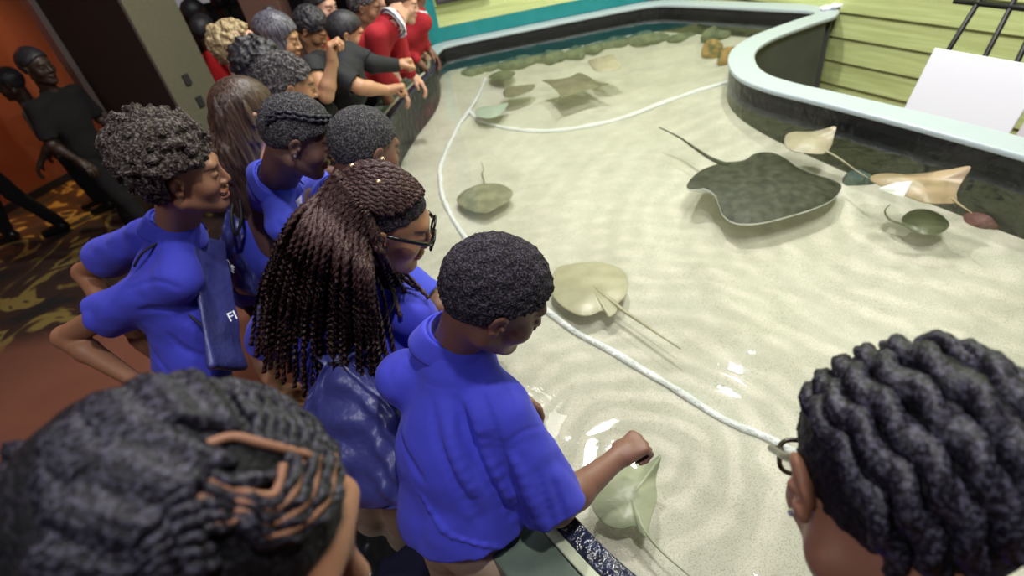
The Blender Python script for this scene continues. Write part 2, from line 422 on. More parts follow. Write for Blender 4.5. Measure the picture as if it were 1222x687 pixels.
# ------------------------------------------------------------------ room shell
def carpet_mat():
    m = mat('patterned_carpet', (0.05, 0.02, 0.015), 0.95)
    nt = m.node_tree; b = nt.nodes['Principled BSDF']; tc = nt.nodes['Texture Coordinate']; L = nt.links
    n = nt.nodes.new('ShaderNodeTexNoise'); n.inputs['Scale'].default_value = 1.7; n.inputs['Detail'].default_value = 2; n.inputs['Distortion'].default_value = 2.2
    L.new(tc.outputs['Object'], n.inputs['Vector'])
    r = nt.nodes.new('ShaderNodeValToRGB'); e = r.color_ramp.elements; r.color_ramp.interpolation = 'LINEAR'
    e[0].position = 0.36; e[0].color = (0.010, 0.010, 0.012, 1); e[1].position = 0.42; e[1].color = (0.035, 0.014, 0.010, 1)
    for p, c in ((0.55, (0.05, 0.02, 0.012, 1)), (0.58, (0.28, 0.20, 0.05, 1)), (0.64, (0.28, 0.20, 0.05, 1)), (0.66, (0.03, 0.02, 0.02, 1))):
        q = e.new(p); q.color = c
    L.new(n.outputs['Fac'], r.inputs['Fac'])
    n2 = nt.nodes.new('ShaderNodeTexNoise'); n2.inputs['Scale'].default_value = 180
    L.new(tc.outputs['Object'], n2.inputs['Vector'])
    # plain brick red by the tank, patterned further off
    sx = nt.nodes.new('ShaderNodeSeparateXYZ'); L.new(tc.outputs['Object'], sx.inputs[0])
    mr = nt.nodes.new('ShaderNodeMapRange'); mr.inputs['From Min'].default_value = 2.9; mr.inputs['From Max'].default_value = 3.1
    L.new(sx.outputs['Y'], mr.inputs['Value'])
    mx = nt.nodes.new('ShaderNodeMix'); mx.data_type = 'RGBA'; mx.inputs['A'].default_value = (0.21, 0.075, 0.045, 1)
    L.new(mr.outputs[0], mx.inputs['Factor']); L.new(r.outputs[0], mx.inputs['B'])
    L.new(mx.outputs['Result'], b.inputs['Base Color'])
    bp = nt.nodes.new('ShaderNodeBump'); bp.inputs['Strength'].default_value = 0.6; bp.inputs['Distance'].default_value = 0.006
    L.new(n2.outputs['Fac'], bp.inputs['Height']); L.new(bp.outputs[0], b.inputs['Normal'])
    return m
b = MB(); b.box((-1.5, 3.0, -0.05), (13, 13, 0.1)); tag(b.build('floor', carpet_mat()), kind='structure')
b = MB(); b.box((-1.5, 3.0, 5.05), (13, 13, 0.1)); tag(b.build('ceiling', M_dark), kind='structure')
M_orange = mat('orange_wall', (0.55, 0.16, 0.05), 0.8, var=(1.2, (0.42, 0.10, 0.04)))
p0, p1 = at(25, 245, 0), at(84, 214, 0); dv = nrm(p1 - p0); p0 = p0 - dv * 3.6; p1 = p1 + dv * 1.1
def wall_seg(name, a, c, z0, z1, th, m, bev=0):
    a = np.array(a[:2]); c = np.array(c[:2]); bb = MB(); t = nrm(np.append(c - a, 0)); nn = np.array([-t[1], t[0], 0])
    bb.box(np.append((a + c) / 2, (z0 + z1) / 2) + nn * th / 2, (np.linalg.norm(c - a), th, z1 - z0), np.stack([t, nn, [0, 0, 1]], 1))
    return bb.build(name, m, bevel=bev)
tag(wall_seg('wall_left', p0, p1, 0, 5, 0.1, M_orange), kind='structure')
tag(wall_seg('baseboard_left', p0 + np.array([.03, -.03, 0]), p1 + np.array([.03, -.03, 0]), 0, 0.08, 0.02, M_dark), kind='structure')
tag(wall_seg('wall_front', (-8, -3.0), (5, -3.0), 0, 5, -0.1, M_dark), kind='structure')
tag(wall_seg('wall_side', (-7.9, -3.0), (-7.9, 9.3), 0, 5, 0.1, M_dark), kind='structure')
tag(wall_seg('wall_back', (-7.9, 9.3), (0.2, 9.3), 0, 5, 0.1, M_dark), kind='structure')
tag(wall_seg('wall_right', (3.4, -3.0), (3.4, 1.2), 0, 5, -0.1, M_dark), kind='structure')

# square column with an olive face, a brown face and a grey metal corner post
def prism(name, pts, z0, z1, m, parent=None, bev=0.004):
    bb = MB(); n = len(pts)
    V = [[p[0], p[1], z] for z in (z0, z1) for p in pts]
    F = [tuple(range(n))[::-1], tuple(range(n, 2 * n))] + [(i, (i + 1) % n, n + (i + 1) % n, n + i) for i in range(n)]
    bb.add(V, F); return bb.build(name, m, parent, bevel=bev)
M_brown = mat('dark_brown_fabric_panel', (0.050, 0.034, 0.028), 0.9, bump=(300, 0.5, 0.002))
M_olive = mat('olive_grey_paint', (0.16, 0.145, 0.095), 0.8, var=(60, (0.135, 0.125, 0.085)))
M_post = mat('brushed_grey_metal', (0.34, 0.27, 0.25), 0.45, metal=0.3)
A, B_, C_ = (-2.98, 4.76), (-2.14, 4.20), (-1.98, 4.60)
col = empty('square_column', (-2.4, 4.6, 0), 'square column with one olive face and one dark brown face', 'column')
prism('core', [A, B_, C_, (-2.80, 5.15)], 0, 5, M_olive, col)
prism('fabric_panel', [(A[0] - .01, A[1] - .012), (B_[0] - .012, B_[1] - .012), (B_[0], B_[1]), A], 0.02, 4.98, M_brown, col)
prism('corner_post', [(-3.11, 4.78), (-3.01, 4.71), (-2.97, 4.77), (-3.07, 4.84)], 0, 5, M_post, col)
bb = MB()
for (x, y) in ((222, 95), (238, 121)):
    v = ray(x, y); az = v[0] / v[1]
    # meet the olive face B_-C_
    d = np.array(C_) - np.array(B_); t = (B_[0] - az * B_[1]) / (az * d[1] - d[0]); q = np.array(B_) + d * t
    z = CAM_H + v[2] * (q[1] / v[1]); T = nrm(np.append(d, 0)); Nn = np.array([T[1], -T[0], 0])
    bb.box([q[0] + Nn[0] * .008, q[1] + Nn[1] * .008, z], (0.055, 0.016, 0.075), np.stack([T, Nn, [0, 0, 1]], 1))
bb.build('wall_socket', M_dark, col, bevel=0.003)
# reddish brown column and a pale lit screen far behind the crowd
q = ad(316, 10, 5.6)
col2 = prism('brown_column', [(q[0] - .16, q[1] - .1), (q[0] + .16, q[1] - .1), (q[0] + .16, q[1] + .2), (q[0] - .16, q[1] + .2)], 0, 5,
      mat('red_brown_paint', (0.16, 0.075, 0.055), 0.7), bev=.01)
tag(col2, 'narrow reddish brown column rising behind the crowd of visitors', 'column')
bb = MB(); bb.box((-3.15, 9.2, 2.1), (1.9, 0.06, 2.1))
sc = empty('projection_screen', (-3.15, 9.2, 1.0), 'pale grey lit screen on the far wall behind silhouetted visitors', 'screen')
scm = mat('lit_screen', (0.1, 0.1, 0.1), 0.6, emit=((0.50, 0.48, 0.52), 0.42))
bb.build('screen_panel', scm, sc, bevel=.01)
bb = MB()
for x, ww, z, hh in ((-3.15, 2.0, 3.18, .06), (-3.15, 2.0, 1.02, .06)): bb.box((x, 9.17, z), (ww, .06, hh))
for x in (-4.12, -2.18): bb.box((x, 9.17, 2.1), (.06, .06, 2.2))
bb.build('screen_frame', M_dark, sc, bevel=.005)

# clapboard walls: boards with a lapped lower edge
def clap_wall(name, a, c, z0, z1, side, pitch=0.15):
    a = np.array(a, float); c = np.array(c, float); t = nrm(np.append(c - a, 0))[:2]; n = np.array([-t[1], t[0]]) * side
    bb = MB(); z = z0
    V = []; F = []
    while z < z1:
        zt = min(z + pitch, z1)
        sec = [(0.0, z), (0.020, z), (0.021, z + .004), (0.006, zt), (0.0, zt)]
        base = len(V)
        for p in (a, c):
            for (o, zz) in sec: V.append([*(p + n * o), zz])
        m = len(sec)
        for k in range(m):
            l = (k + 1) % m; F.append((base + k, base + l, base + m + l, base + m + k))
        F += [tuple(base + k for k in range(m)), tuple(base + m + k for k in range(m))[::-1]]
        z += pitch
    bb.add(V, F)
    ob = bb.build(name, M_clap)
    bk = MB(); p = (a + c) / 2 - n * .04; bk.box([*p, (z0 + z1) / 2], (np.linalg.norm(c - a), .08, z1 - z0), np.stack([np.append(t, 0), np.append(n, 0), [0, 0, 1]], 1))
    o2 = bk.build('wall_core', M_clap, ob); tag(ob, kind='structure'); return ob
YB = 4.76
clap_wall('wall_back', (-0.17, YB), (2.9, YB), 1.03, 5.0, -1)
W0 = np.array([2.50, 3.42]); wd = np.array([-.353, .935])
clap_wall('wall_right', W0 - wd * 4.2, W0 + wd * 1.5, 0.0, 5.0, 1)
tag(wall_seg('trim_1', (-0.18, YB - .02), (2.2, YB - .02), 0.922, 1.035, 0.03, M_teal, bev=.004), kind='structure')
tag(wall_seg('trim_2', (-0.30, YB - .04), (-0.165, YB - .04), 0.0, 5.0, 0.10, M_teal, bev=.005), kind='structure')
# dark sign panel on the back wall
q = at(548, 0, 1.0); f = (YB - .03) / q[1]; zz = CAM_H + (q[2] - CAM_H) * f
sg = empty('wall_sign', (q[0] * f, YB - .04, zz), 'small dark rectangular sign fixed on the green clapboard back wall', 'sign')
bb = MB(); bb.box((q[0] * f + .03, YB - .045, zz + .13), (0.42, .03, 0.26)); bb.build('sign_panel', mat('dark_sign', (0.06, 0.055, 0.06), 0.5), sg, bevel=.006)
bb = MB(); bb.box((q[0] * f + .03, YB - .062, zz + .13), (0.38, .006, 0.22)); bb.build('sign_face', mat('sign_face', (0.10, 0.09, 0.09), 0.35), sg)

# ------------------------------------------------------------------ the touch tank
def A2(x, y, z): return at(x, y, z)[:2]
vis = catmull([(1.9, -.05), (1.2, 0.0), (.68, .07), (.41, .18), (.22, .315), (.108, .44), (.031, .56), (-.075, .76), (-.22, 1.10), (-.36, 1.53), (-.48, 2.07), (-.54, 2.65),
               (-.527, 3.15), (-.425, 3.56), (-.255, 4.02), (-.235, 4.3)], 6)
back = catmull([(-.235, 4.32), (-.19, 4.54), (-.06, 4.63), (.67, 4.64), (1.29, 4.64), (1.55, 4.60), (1.72, 4.44), (1.99, 4.08), (2.22, 3.76), (2.30, 3.62), (2.26, 3.545)], 5)
isl = catmull([(2.26, 3.545), (2.10, 3.50), (1.78, 3.37), (1.57, 3.20), (1.45, 2.98), (1.405, 2.75), (1.45, 2.53), (1.56, 2.28), (1.73, 1.88), (1.86, 1.54), (2.02, 1.10), (2.16, .6), (2.2, .2), (2.1, 0.0), (1.9, -.05)], 6)
tank = empty('touch_tank', (1.0, 2.2, 0), 'large curved touch tank with black lining and pale grey rim', 'tank')
def sweepo(name, path, sec, m, par, smooth=False, bev=0):
    bb = MB(); bb.sweep(path, sec); return bb.build(name, m, par, smooth=smooth, bevel=bev)
full = np.concatenate([vis[:-1], back[:-1], isl[:-1]])
# going round clockwise (visitor side up, then right): outside lies to the left
def flat_sheet(name, poly, z, m, th=None, parent=None):
    bm = bmesh.new(); vs = [bm.verts.new((p[0], p[1], z)) for p in poly]; f = bm.faces.new(vs)
    f.normal_update()
    if f.normal.z < 0: f.normal_flip()
    bmesh.ops.triangulate(bm, faces=[f])
    if th:
        r = bmesh.ops.extrude_face_region(bm, geom=bm.faces[:]); bmesh.ops.translate(bm, verts=[v for v in r['geom'] if isinstance(v, bmesh.types.BMVert)], vec=(0, 0, -th))
        bmesh.ops.recalc_face_normals(bm, faces=bm.faces)
    me = bpy.data.meshes.new(name); bm.to_mesh(me); bm.free(); return link(name, me, m, parent, False)
sweepo('rim', np.concatenate([back[3:], isl[1:]]), [(-.012, .895), (-.012, ZR), (.13, ZR), (.13, .895)], M_rim, tank, bev=.008)
sweepo('lining', np.concatenate([back, isl[1:]]), [(0, .35), (0, .8945), (.03, .8945), (.03, .35)], M_black, tank)
sweepo('lining', vis, [(0, .35), (0, .90), (.03, .90), (.03, .35)], M_black, tank)
sweepo('outer_wall', isl, [(.031, 0), (.031, .894), (.10, .894), (.10, 0)], M_outer, tank)
sweepo('outer_wall', back, [(.031, 0), (.031, .894), (.10, .894), (.10, 0)], M_outer, tank)
sweepo('outer_wall', vis, [(.031, 0), (.031, .885), (.155, .885), (.14, 0)], M_outer, tank)
sweepo('ledge', vis, [(.058, .886), (.058, ZV), (.17, ZV + .004), (.175, .886)], M_ledge, tank, bev=.006)
sweepo('ledge_edge', vis, [(.034, .886), (.034, ZV + .004), (.0575, ZV + .004), (.0575, .886)], M_ledge_edge, tank, bev=.003)
sweepo('edge_strip', vis, [(-.012, .9005), (-.012, ZV + .006), (.0335, ZV + .006), (.0335, .9005)], M_strip, tank, bev=.004)
_edge = np.concatenate([back, isl])
def zs(x, y):
    x = np.atleast_1d(x); y = np.atleast_1d(y)
    d = np.sqrt(((np.stack([x, y], 1)[:, None] - _edge[None]) ** 2).sum(2)).min(1)
    dv_ = np.sqrt(((np.stack([x, y], 1)[:, None] - vis[None]) ** 2).sum(2)).min(1)
    tt = np.clip((y - 1.95) / .9, 0, 1); tt = tt * tt * (3 - 2 * tt)
    return ZS + (.02 + .09 * tt) * np.exp(-(d / .32) ** 2) + .04 * np.exp(-(dv_ / .3) ** 2) + .006 * np.sin(x * 5 + 1) * np.cos(y * 4)
def on_sand(px, py, up=0.0):
    z = ZS
    for _ in range(12):
        p = at(px, py, z + up); z = .5 * z + .5 * float(zs(p[0], p[1])[0])
    return at(px, py, z + up)
def sand_sheet():
    g = .035; X = np.arange(-.75, 2.5, g); Y = np.arange(-.25, 4.85, g)
    XX, YY = np.meshgrid(X, Y, indexing='ij'); Z = zs(XX.ravel(), YY.ravel()).reshape(XX.shape)
    Pn = full; cx = (XX[:-1, :-1] + g / 2); cy = (YY[:-1, :-1] + g / 2); ins = np.zeros(cx.shape, bool)
    for i in range(len(Pn)):
        a, c = Pn[i - 1], Pn[i]
        cond = (a[1] > cy) != (c[1] > cy)
        with np.errstate(divide='ignore', invalid='ignore'): xi = (c[0] - a[0]) * (cy - a[1]) / (c[1] - a[1]) + a[0]
        ins ^= cond & (cx < xi)
    Pd = np.concatenate([Pn * (1 - t) + np.roll(Pn, -1, 0) * t for t in (0, .25, .5, .75)])
    d = np.sqrt(((np.stack([cx.ravel(), cy.ravel()], 1)[:, None] - Pd[None]) ** 2).sum(2)).min(1).reshape(cx.shape)
    keep = ins | (d < .05); V = np.stack([XX, YY, Z], -1).reshape(-1, 3); n = len(Y)
    ii, jj = np.nonzero(keep); F = np.stack([ii * n + jj, (ii + 1) * n + jj, (ii + 1) * n + jj + 1, ii * n + jj + 1], 1)
    used = np.unique(F); mp = np.full(len(V), -1); mp[used] = np.arange(len(used))
    return mesh_np('sand', [(V[used], mp[F])], M_sand)
tag(sand_sheet(), 'pale sand covering the floor of the tank', 'sand', kind='stuff')
tag(flat_sheet('water', full, ZW, M_water), 'clear rippled shallow water filling the tank', 'water', kind='stuff')
flat_sheet('tank_floor', full, .40, M_black, .05, tank)
# planted dark green rocks along the foot of the back wall and the orange corals
M_rock = mat('mossy_rock', (0.055, 0.085, 0.065), 0.9, var=(14, (0.16, 0.18, 0.11), .12), bump=(30, 1, .02))
M_coral = mat('tan_rock', (0.42, 0.24, 0.08), 0.85, var=(14, (0.10, 0.10, 0.04), .1), bump=(35, 1, .015))
def rock(c, r, m, label, seed, grp=None):
    s = SDF().u(ell(c, r)); s.disp(lambda P: vnoise(P + seed, 14) * .022 + vnoise(P + seed, 40) * .008)
    o = mesh_np('rock', [s.mesh(.012)], m); return tag(o, label, 'rock', grp)
rr = random.Random(3)
for i in range(13):
    x = .05 + i * .135 + rr.uniform(-.03, .03); c = (x, 4.55 - rr.uniform(0, .06) - (max(0, x - 1.45)) * .8, .70)
    rock(c, (rr.uniform(.08, .12), rr.uniform(.06, .09), rr.uniform(.03, .06)), M_rock, 'mossy dark green rock under water along the back wall of the tank', i * 3.1, 'mossy rocks at the back wall')
rock(on_sand(850, 60, .02), (.09, .075, .07), M_coral, 'tan rock under water beside the curve of the grey rim, left one', 51)
rock(on_sand(872, 70, .02), (.10, .07, .07), M_coral, 'orange tan rock half hidden by the curve of the grey rim', 58)
rock(on_sand(856, 42, .02), (.12, .07, .05), M_rock, 'long mossy rock lying deep beyond the two tan rocks', 61)
M_slate = mat('blue_green_slate', (0.025, 0.06, 0.07), .7, var=(10, (.07, .10, .08), .15), bump=(30, 1, .015))
rock(on_sand(1055, 208, .0), (.19, .06, .035), M_slate, 'blue green flat rock under water below the long rim', 66)
rock(on_sand(1000, 178, .0), (.13, .05, .03), M_slate, 'small blue green rock under water beside the pale flapping ray', 71)
M_maroon = mat('maroon_sponge', (0.11, 0.025, 0.035), .6, bump=(25, 1, .02), var=(12, (.17, .07, .07), .15))
rock(on_sand(1200, 258, .0), (.15, .09, .05), M_maroon, 'maroon rock breaking the water near the right edge', 77)
rock(on_sand(1175, 243, .0), (.11, .05, .04), M_maroon, 'low maroon rock touching the black lining', 80)

# white line of rope lying on the sand
M_rope = mat('white_rope', (0.86, 0.88, 0.90), .6, bump=(90, 1, .01))
def rope(pts, r, label):
    P = catmull([on_sand(x, y, .006) for x, y in pts], 14); P = np.array(P)
    P += np.stack([vnoise(P, 9) * .006, vnoise(P + 7, 9) * .006, vnoise(P, 5) * 0], 1)
    rad = r * (1 + .30 * vnoise(P, 16)); bb = MB(); bb.tube(P, rad, 10); return tag(bb.build('rope', M_rope, smooth=True), label, 'rope')
rope([(602, 50), (590, 72), (570, 115), (545, 155), (527, 195), (526, 220), (534, 248), (555, 283), (600, 328), (650, 368), (690, 398), (745, 428), (800, 462), (860, 497), (925, 527), (990, 560), (1050, 590)], .0125, 'long white rope on the sand running the length of the tank')
rope([(561, 133), (575, 145), (610, 154), (650, 157), (690, 153), (740, 142), (800, 120), (845, 105), (880, 96)], .014, 'shorter white rope curving across the sand to the grey island rim')

# folded white paper on the rim and the easel with its boards
s = SDF()
q = at(1003, 10, ZR)
for i, (dx, dy) in enumerate(((-.07, .04), (-.02, .015), (.04, -.01), (.09, -.03))): s.u(ell(q + np.array([dx, dy, .008 + .008 * (i % 2)]), (.045, .028, .014)), .02)
s.disp(lambda P: vnoise(P, 60) * .006); s.i(plane(q + [0, 0, .001], (0, 0, -1)))
tag(mesh_np('crumpled_towel', [s.mesh(.005)], mat('white_paper', (.85, .84, .87), .8)), 'crumpled white paper towel on the far end of the grey rim', 'towel')
M_easel = mat('black_steel', (.012, .012, .014), .4, metal=.3)
M_board = mat('white_board', (.80, .79, .86), .45)
# the board leans away from the viewer, its lower edge behind the rim
wt = np.array([.353, -.935, 0]); wn = np.array([-.935, -.353, 0])
bl = at(1079, 130, .77); br = at(1203, 163, .77)
lean = nrm(np.array([0, 0, 1]) * .93 - wn * .37)
def rect_on(o, u, v, w_, h_, th, bb):
    n = np.cross(u, v); c = o + u * w_ / 2 + v * h_ / 2; bb.box(c, (w_, h_, th), np.stack([u, v, n], 1))
ez = empty('easel', (bl[0] + .25, bl[1] - .2, 0), 'black steel easel standing behind the tank against the green clapboard wall', 'easel')
u = nrm((br - bl) * [1, 1, 0]); lean = nrm(np.array([-u[1], u[0], 0]) * .34 + np.array([0, 0, .94]))
bd = MB(); rect_on(bl, u, lean, np.linalg.norm((br - bl)[:2]), .275, .012, bd)
tag(bd.build('notice_board', M_board, bevel=.004), 'blank white board leaning on the black easel behind the rim', 'board')
bd = MB(); rect_on(bl + u * .47, u, lean, .4, .27, .012, bd)
tag(bd.build('notice_board', mat('pale_pink_board', (.62, .56, .62), .5), bevel=.004), 'pale pinkish grey board cut by the right edge of the photo', 'board')
bk = bl - np.cross(u, lean) * .02
E0 = [((1173, -6), (1128, 66)), ((1216, -10), (1168, 82)), ((1240, 20), (1206, 90))]
nb = np.cross(u, lean)
def onplane(x, y):
    v = ray(x, y); o = np.array([0, 0, CAM_H]); return o + v * ((bk - o) @ nb) / (v @ nb)
for i, (p, q) in enumerate(E0):
    a, c = onplane(*p), onplane(*q); d = c - a; bb = MB()
    bb.tube([a - d * .8, c + d * 2.6 if True else c], .011, 8); bb.build('leg', M_easel, ez, smooth=True)
a, c = onplane(1139, 1), onplane(1240, 12); bb = MB(); bb.tube([a, c + (c - a)], .012, 8); bb.build('crossbar', M_easel, ez, smooth=True)
# ------------------------------------------------------------------ people
M_skin = mat('skin', (.3, .2, .15), 0.48, sss=0.08, attr=True, bump=(260, 0.25, 0.0012), var=(28, (0.88, 0.84, 0.82), .35))
M_eye = mat('eye_white', (.75, .72, .70), .15); M_iris = mat('dark_iris', (.012, .008, .006), .08)
M_teeth = mat('teeth', (.8, .78, .72), .25)
def frame(f, up):
    """columns: right, forward, up"""
    y = nrm(f); x = nrm(np.cross(y, up)); z = np.cross(x, y); return np.stack([x, y, z], 1)
def head_sdf(smile=0.0, ears=1.0, child=1.0):
    s = SDF()
    s.u(ell((0, -.014, .026), (.072, .092, .084)))
    s.u(ell((0, .030, -.025), (.058, .056, .078)), .03)
    for q in (-1, 1):
        s.u(rcone((q * .050, -.004, -.058), (q * .014, .066, -.088), .020, .017), .03)
        s.u(ell((q * .040, .056, -.026), (.024, .024, .024)), .02)
    s.u(ell((0, .072, -.090), (.018, .016, .015)), .02)
    s.u(rcone((-.030, .076, .026), (.030, .076, .026), .010, .010), .02)
    for q in (-1, 1): s.s(ell((q * .031, .094, .004), (.019, .015, .012)), .012)
    for q in (-1, 1):                       # eyelids over the eyeball
        s.u(ell((q * .031, .0745, .0035), (.0145, .0135, .0115)), .004)
        s.s(ell((q * .031, .0905, -.0005), (.0115, .0072, .0042)), .002)
    s.u(rcone((0, .084, .014), (0, .101, -.022), .007, .0105), .010)
    for q in (-1, 1): s.u(ell((q * .0125, .092, -.027), (.0085, .010, .0075)), .006)
    for q in (-1, 1): s.s(ell((q * .006, .099, -.034), (.0035, .005, .004)), .003)
    w = .024 + .006 * smile
    s.u(ell((0, .088, -.050), (w, .0125, .0070)), .006)
    s.u(ell((0, .086, -.062 - .004 * smile), (w * .85, .0125, .0078)), .006)
    if smile: s.s(ell((0, .098, -.0562), (w * .85, .012, .0028 + .003 * smile)), .002)
    else: s.s(ell((0, .101, -.0560), (w * .9, .008, .0010)), .003)
    for q in (-1, 1):                       # ears
        Me = frame((q * -.25, .97, -.05), (q * .25, .15, .98))
        c = np.array([q * .0765, -.006, -.006])
        s.u(ell(c + [0, .0, .006], (.0075, .0165 * ears, .023 * ears), Me), .006)
        s.u(ell(c + [-q * .001, .003, -.018], (.006, .0095, .011), Me), .006)
        s.s(ell(c + [q * .0065, .003, .004], (.0050, .0095, .0145), Me), .003)
        s.u(ell(c + [q * .003, .0125, -.002], (.004, .004, .006), Me), .003)
    return s
def head_tint(Q, skin, brow=(.02, .014, .012), lips=None, smile=0):
    """Q local head coordinates -> colours"""
    sk = np.array(skin); n = len(Q); col = np.tile(sk, (n, 1)); x, y, z = Q[:, 0], Q[:, 1], Q[:, 2]; ax = np.abs(x)
    def mixin(m, c): col[:] = col * (1 - m[:, None]) + np.array(c) * m[:, None]
    lips = lips if lips is not None else sk * np.array([1.15, .72, .72])
    w = .026 + .006 * smile
    m = np.clip(1.25 - ((x / w) ** 2 + ((z + .0565) / (.0125 + .003 * smile)) ** 2), 0, .35) / .35 * (y > .078)
    mixin(m * .8, lips)
    if smile: mixin(((ax < w * .8) & (np.abs(z + .0562) < .0045) & (y > .07) & (y < .0955)).astype(float), (.05, .012, .012))
    zb = .0235 - 6.0 * (ax - .030) ** 2; m = np.clip(1 - np.abs(z - zb) / .0042, 0, 1) * (ax > .012) * (ax < .050) * (y > .055)
    mixin(np.minimum(m * 1.6, 1) * .85, brow)
    m = np.clip(1 - (((ax - .031) / .0145) ** 2 + ((z - .0035) / .0040) ** 2), 0, 1) * (y > .076)
    mixin(np.minimum(m * 2.5, 1) * .75, (.02, .012, .01))
    return np.clip(col, 0, 1)

HAIR = {}
def cap_prim(off=.010, front=.070, temple=.030, nape=-.060, noise=(.003, 190), squash=None, scale=(1, 1, 1), shift=(0, 0, 0)):
    """close scalp hair: inflated cranium kept above a hairline"""
    c = np.array([0, -.014, .026]) + shift; r = (np.array([.072, .092, .084]) + off) * scale
    e = ell(c, r)[0]; e2 = ell((0, .030, -.025), (.058 + off * .2, .056, .078))[0]
    ear = ell((.092, -.002, -.004), (.024, .021, .031))[0]
    def f(P):
        d = e(P)
        y = P[:, 1]
        hl = np.where(y > .02, temple + (front - temple) * np.clip((y - .02) / .055, 0, 1) ** 1.3,
                      np.where(y > -.03, temple + (nape * .35 - temple) * np.clip((.02 - y) / .045, 0, 1), nape * .35 + (nape * .65) * np.clip((-.03 - y) / .045, 0, 1)))
        d = np.maximum(d, (hl - P[:, 2]) * .8)
        Q = P.copy(); Q[:, 0] = np.abs(Q[:, 0]); d = np.maximum(d, -ear(Q))
        if noise: d = d + np.where(np.abs(d) < .03, vnoise(P, noise[1]) * noise[0] + vnoise(P + 3, noise[1] * .45) * noise[0] * .6, 0)
        return d
    return f, c - r, c + r
# hands -------------------------------------------------------------
def hand_ops(s, w, d, n, thumb, curl=(.4, .5, .4), size=1.0, spread=.10, thumb_curl=.5, bone=1.0, extra=None):
    """w wrist, d direction of the palm, n back-of-hand normal, thumb +1/-1 side along d x n"""
    d = nrm(d); n = nrm(n - d * np.dot(n, d)); t = np.cross(d, n) * thumb; k = size
    P0 = np.asarray(w, float)
    s.u(rcone(P0 - d * .005, P0 + d * .03 * k, .0215 * k, .023 * k), .015)
    kn = []
    for i, o in enumerate((.026, .009, -.009, -.025)):
        b = P0 + (t * o + d * (.072 - .004 * abs(i - 1)) + n * .002) * k; kn.append(b)
        s.u(rcone(P0 + (d * .018 + t * o * .6) * k, b, .0150 * k, .0115 * k), .012)
    L = ((.040, .024, .019), (.044, .027, .020), (.041, .025, .019), (.032, .019, .017)); rad = (.0095, .0098, .0092, .0082)
    for i in range(4):
        p = kn[i]; a = 0.0; sp = (1.5 - i) * spread
        cu = curl if not extra or i not in extra else extra[i]
        for j in range(3):
            a += cu[j]
            dr = nrm((d * math.cos(a) - n * math.sin(a)) + t * sp * max(0, math.cos(a)))
            q = p + dr * L[i][j] * k
            s.u(rcone(p, q, (rad[i] - .0006 * j) * k * bone, (rad[i] - .0006 * (j + 1)) * k * bone), .003); p = q
    p = P0 + (t * .022 + d * .022 - n * .004) * k; s.u(rcone(P0 + t * .008 + d * .008, p, .017 * k, .016 * k), .01)
    q = p + nrm(d * .75 + t * (.75 - thumb_curl * .5) - n * (.35 + thumb_curl * .3)) * .034 * k; s.u(rcone(p, q, .0145 * k, .0115 * k), .008)
    r = q + nrm(d * .85 + t * (.35 - thumb_curl * .9) - n * (.2 + thumb_curl * .6)) * .028 * k; s.u(rcone(q, r, .0112 * k, .0088 * k), .004)

def limb(s, a, b, c, r0, r1, r2, k=.02):
    a, b, c = map(np.asarray, (a, b, c))
    s.u(rcone(a, b, r0, r1), k)
    m = b + (c - b) * .3; s.u(rcone(b, m, r1, r1 * 1.02), k * .6); s.u(rcone(m, c, r1 * 1.02, r2), k * .6)

def cloth_disp(seed, amp, axis=None, sc=14):
    def f(P):
        Q = P + seed * 1.7
        a = vnoise(Q * np.array([1, 1, .55]), sc); b = vnoise(Q + 5, sc * 2.3)
        return (1 - np.abs(a) * 2) * amp * .6 + b * amp * .35
    return f
def march(s, x, y):
    p = np.array([0, 0, CAM_H]); v = ray(x, y); t = .15
    for _ in range(90):
        d = s.ev((p + v * t)[None], .3)[0]
        if d < .0008: break
        t += min(d, .12) * .8
        if t > 6: return None, None
    q = p + v * t; e = .003
    n = nrm([s.ev((q + np.eye(3)[i] * e)[None], .3)[0] - s.ev((q - np.eye(3)[i] * e)[None], .3)[0] for i in range(3)])
    return q, n
def folds_px(s, lst):
    """valleys (r > 0) and ridges (r < 0) of cloth laid on the surface along polylines"""
    base = SDF(); base.ops = list(s.ops); done = []
    for (pts, r) in lst:
        P = catmull([np.array([*p, 0.]) for p in pts], 5); Q = []
        for x, y, _ in P:
            q, n = march(base, x, y)
            if q is not None and (not Q or np.linalg.norm(q - Q[-1][0]) < .08): Q.append((q, n))
        for i in range(len(Q) - 1):
            (a, na), (b, nb_) = Q[i], Q[i + 1]; f0 = math.sin(math.pi * (i + .3) / (len(Q) - .4)) ** .5; f1 = math.sin(math.pi * min(i + 1.3, len(Q) - .45) / (len(Q) - .4)) ** .5
            R = abs(r)
            if r > 0: s.s(rcone(a + na * R * (1.25 - .75 * f0), b + nb_ * R * (1.25 - .75 * f1), R, R), R * .9)
            else: s.u(rcone(a - na * R * (1.15 - .75 * f0), b - nb_ * R * (1.15 - .75 * f1), R, R), R * 1.1)
def crease(a, b, r, depth_dir=None): return rcone(a, b, r, r * .6)

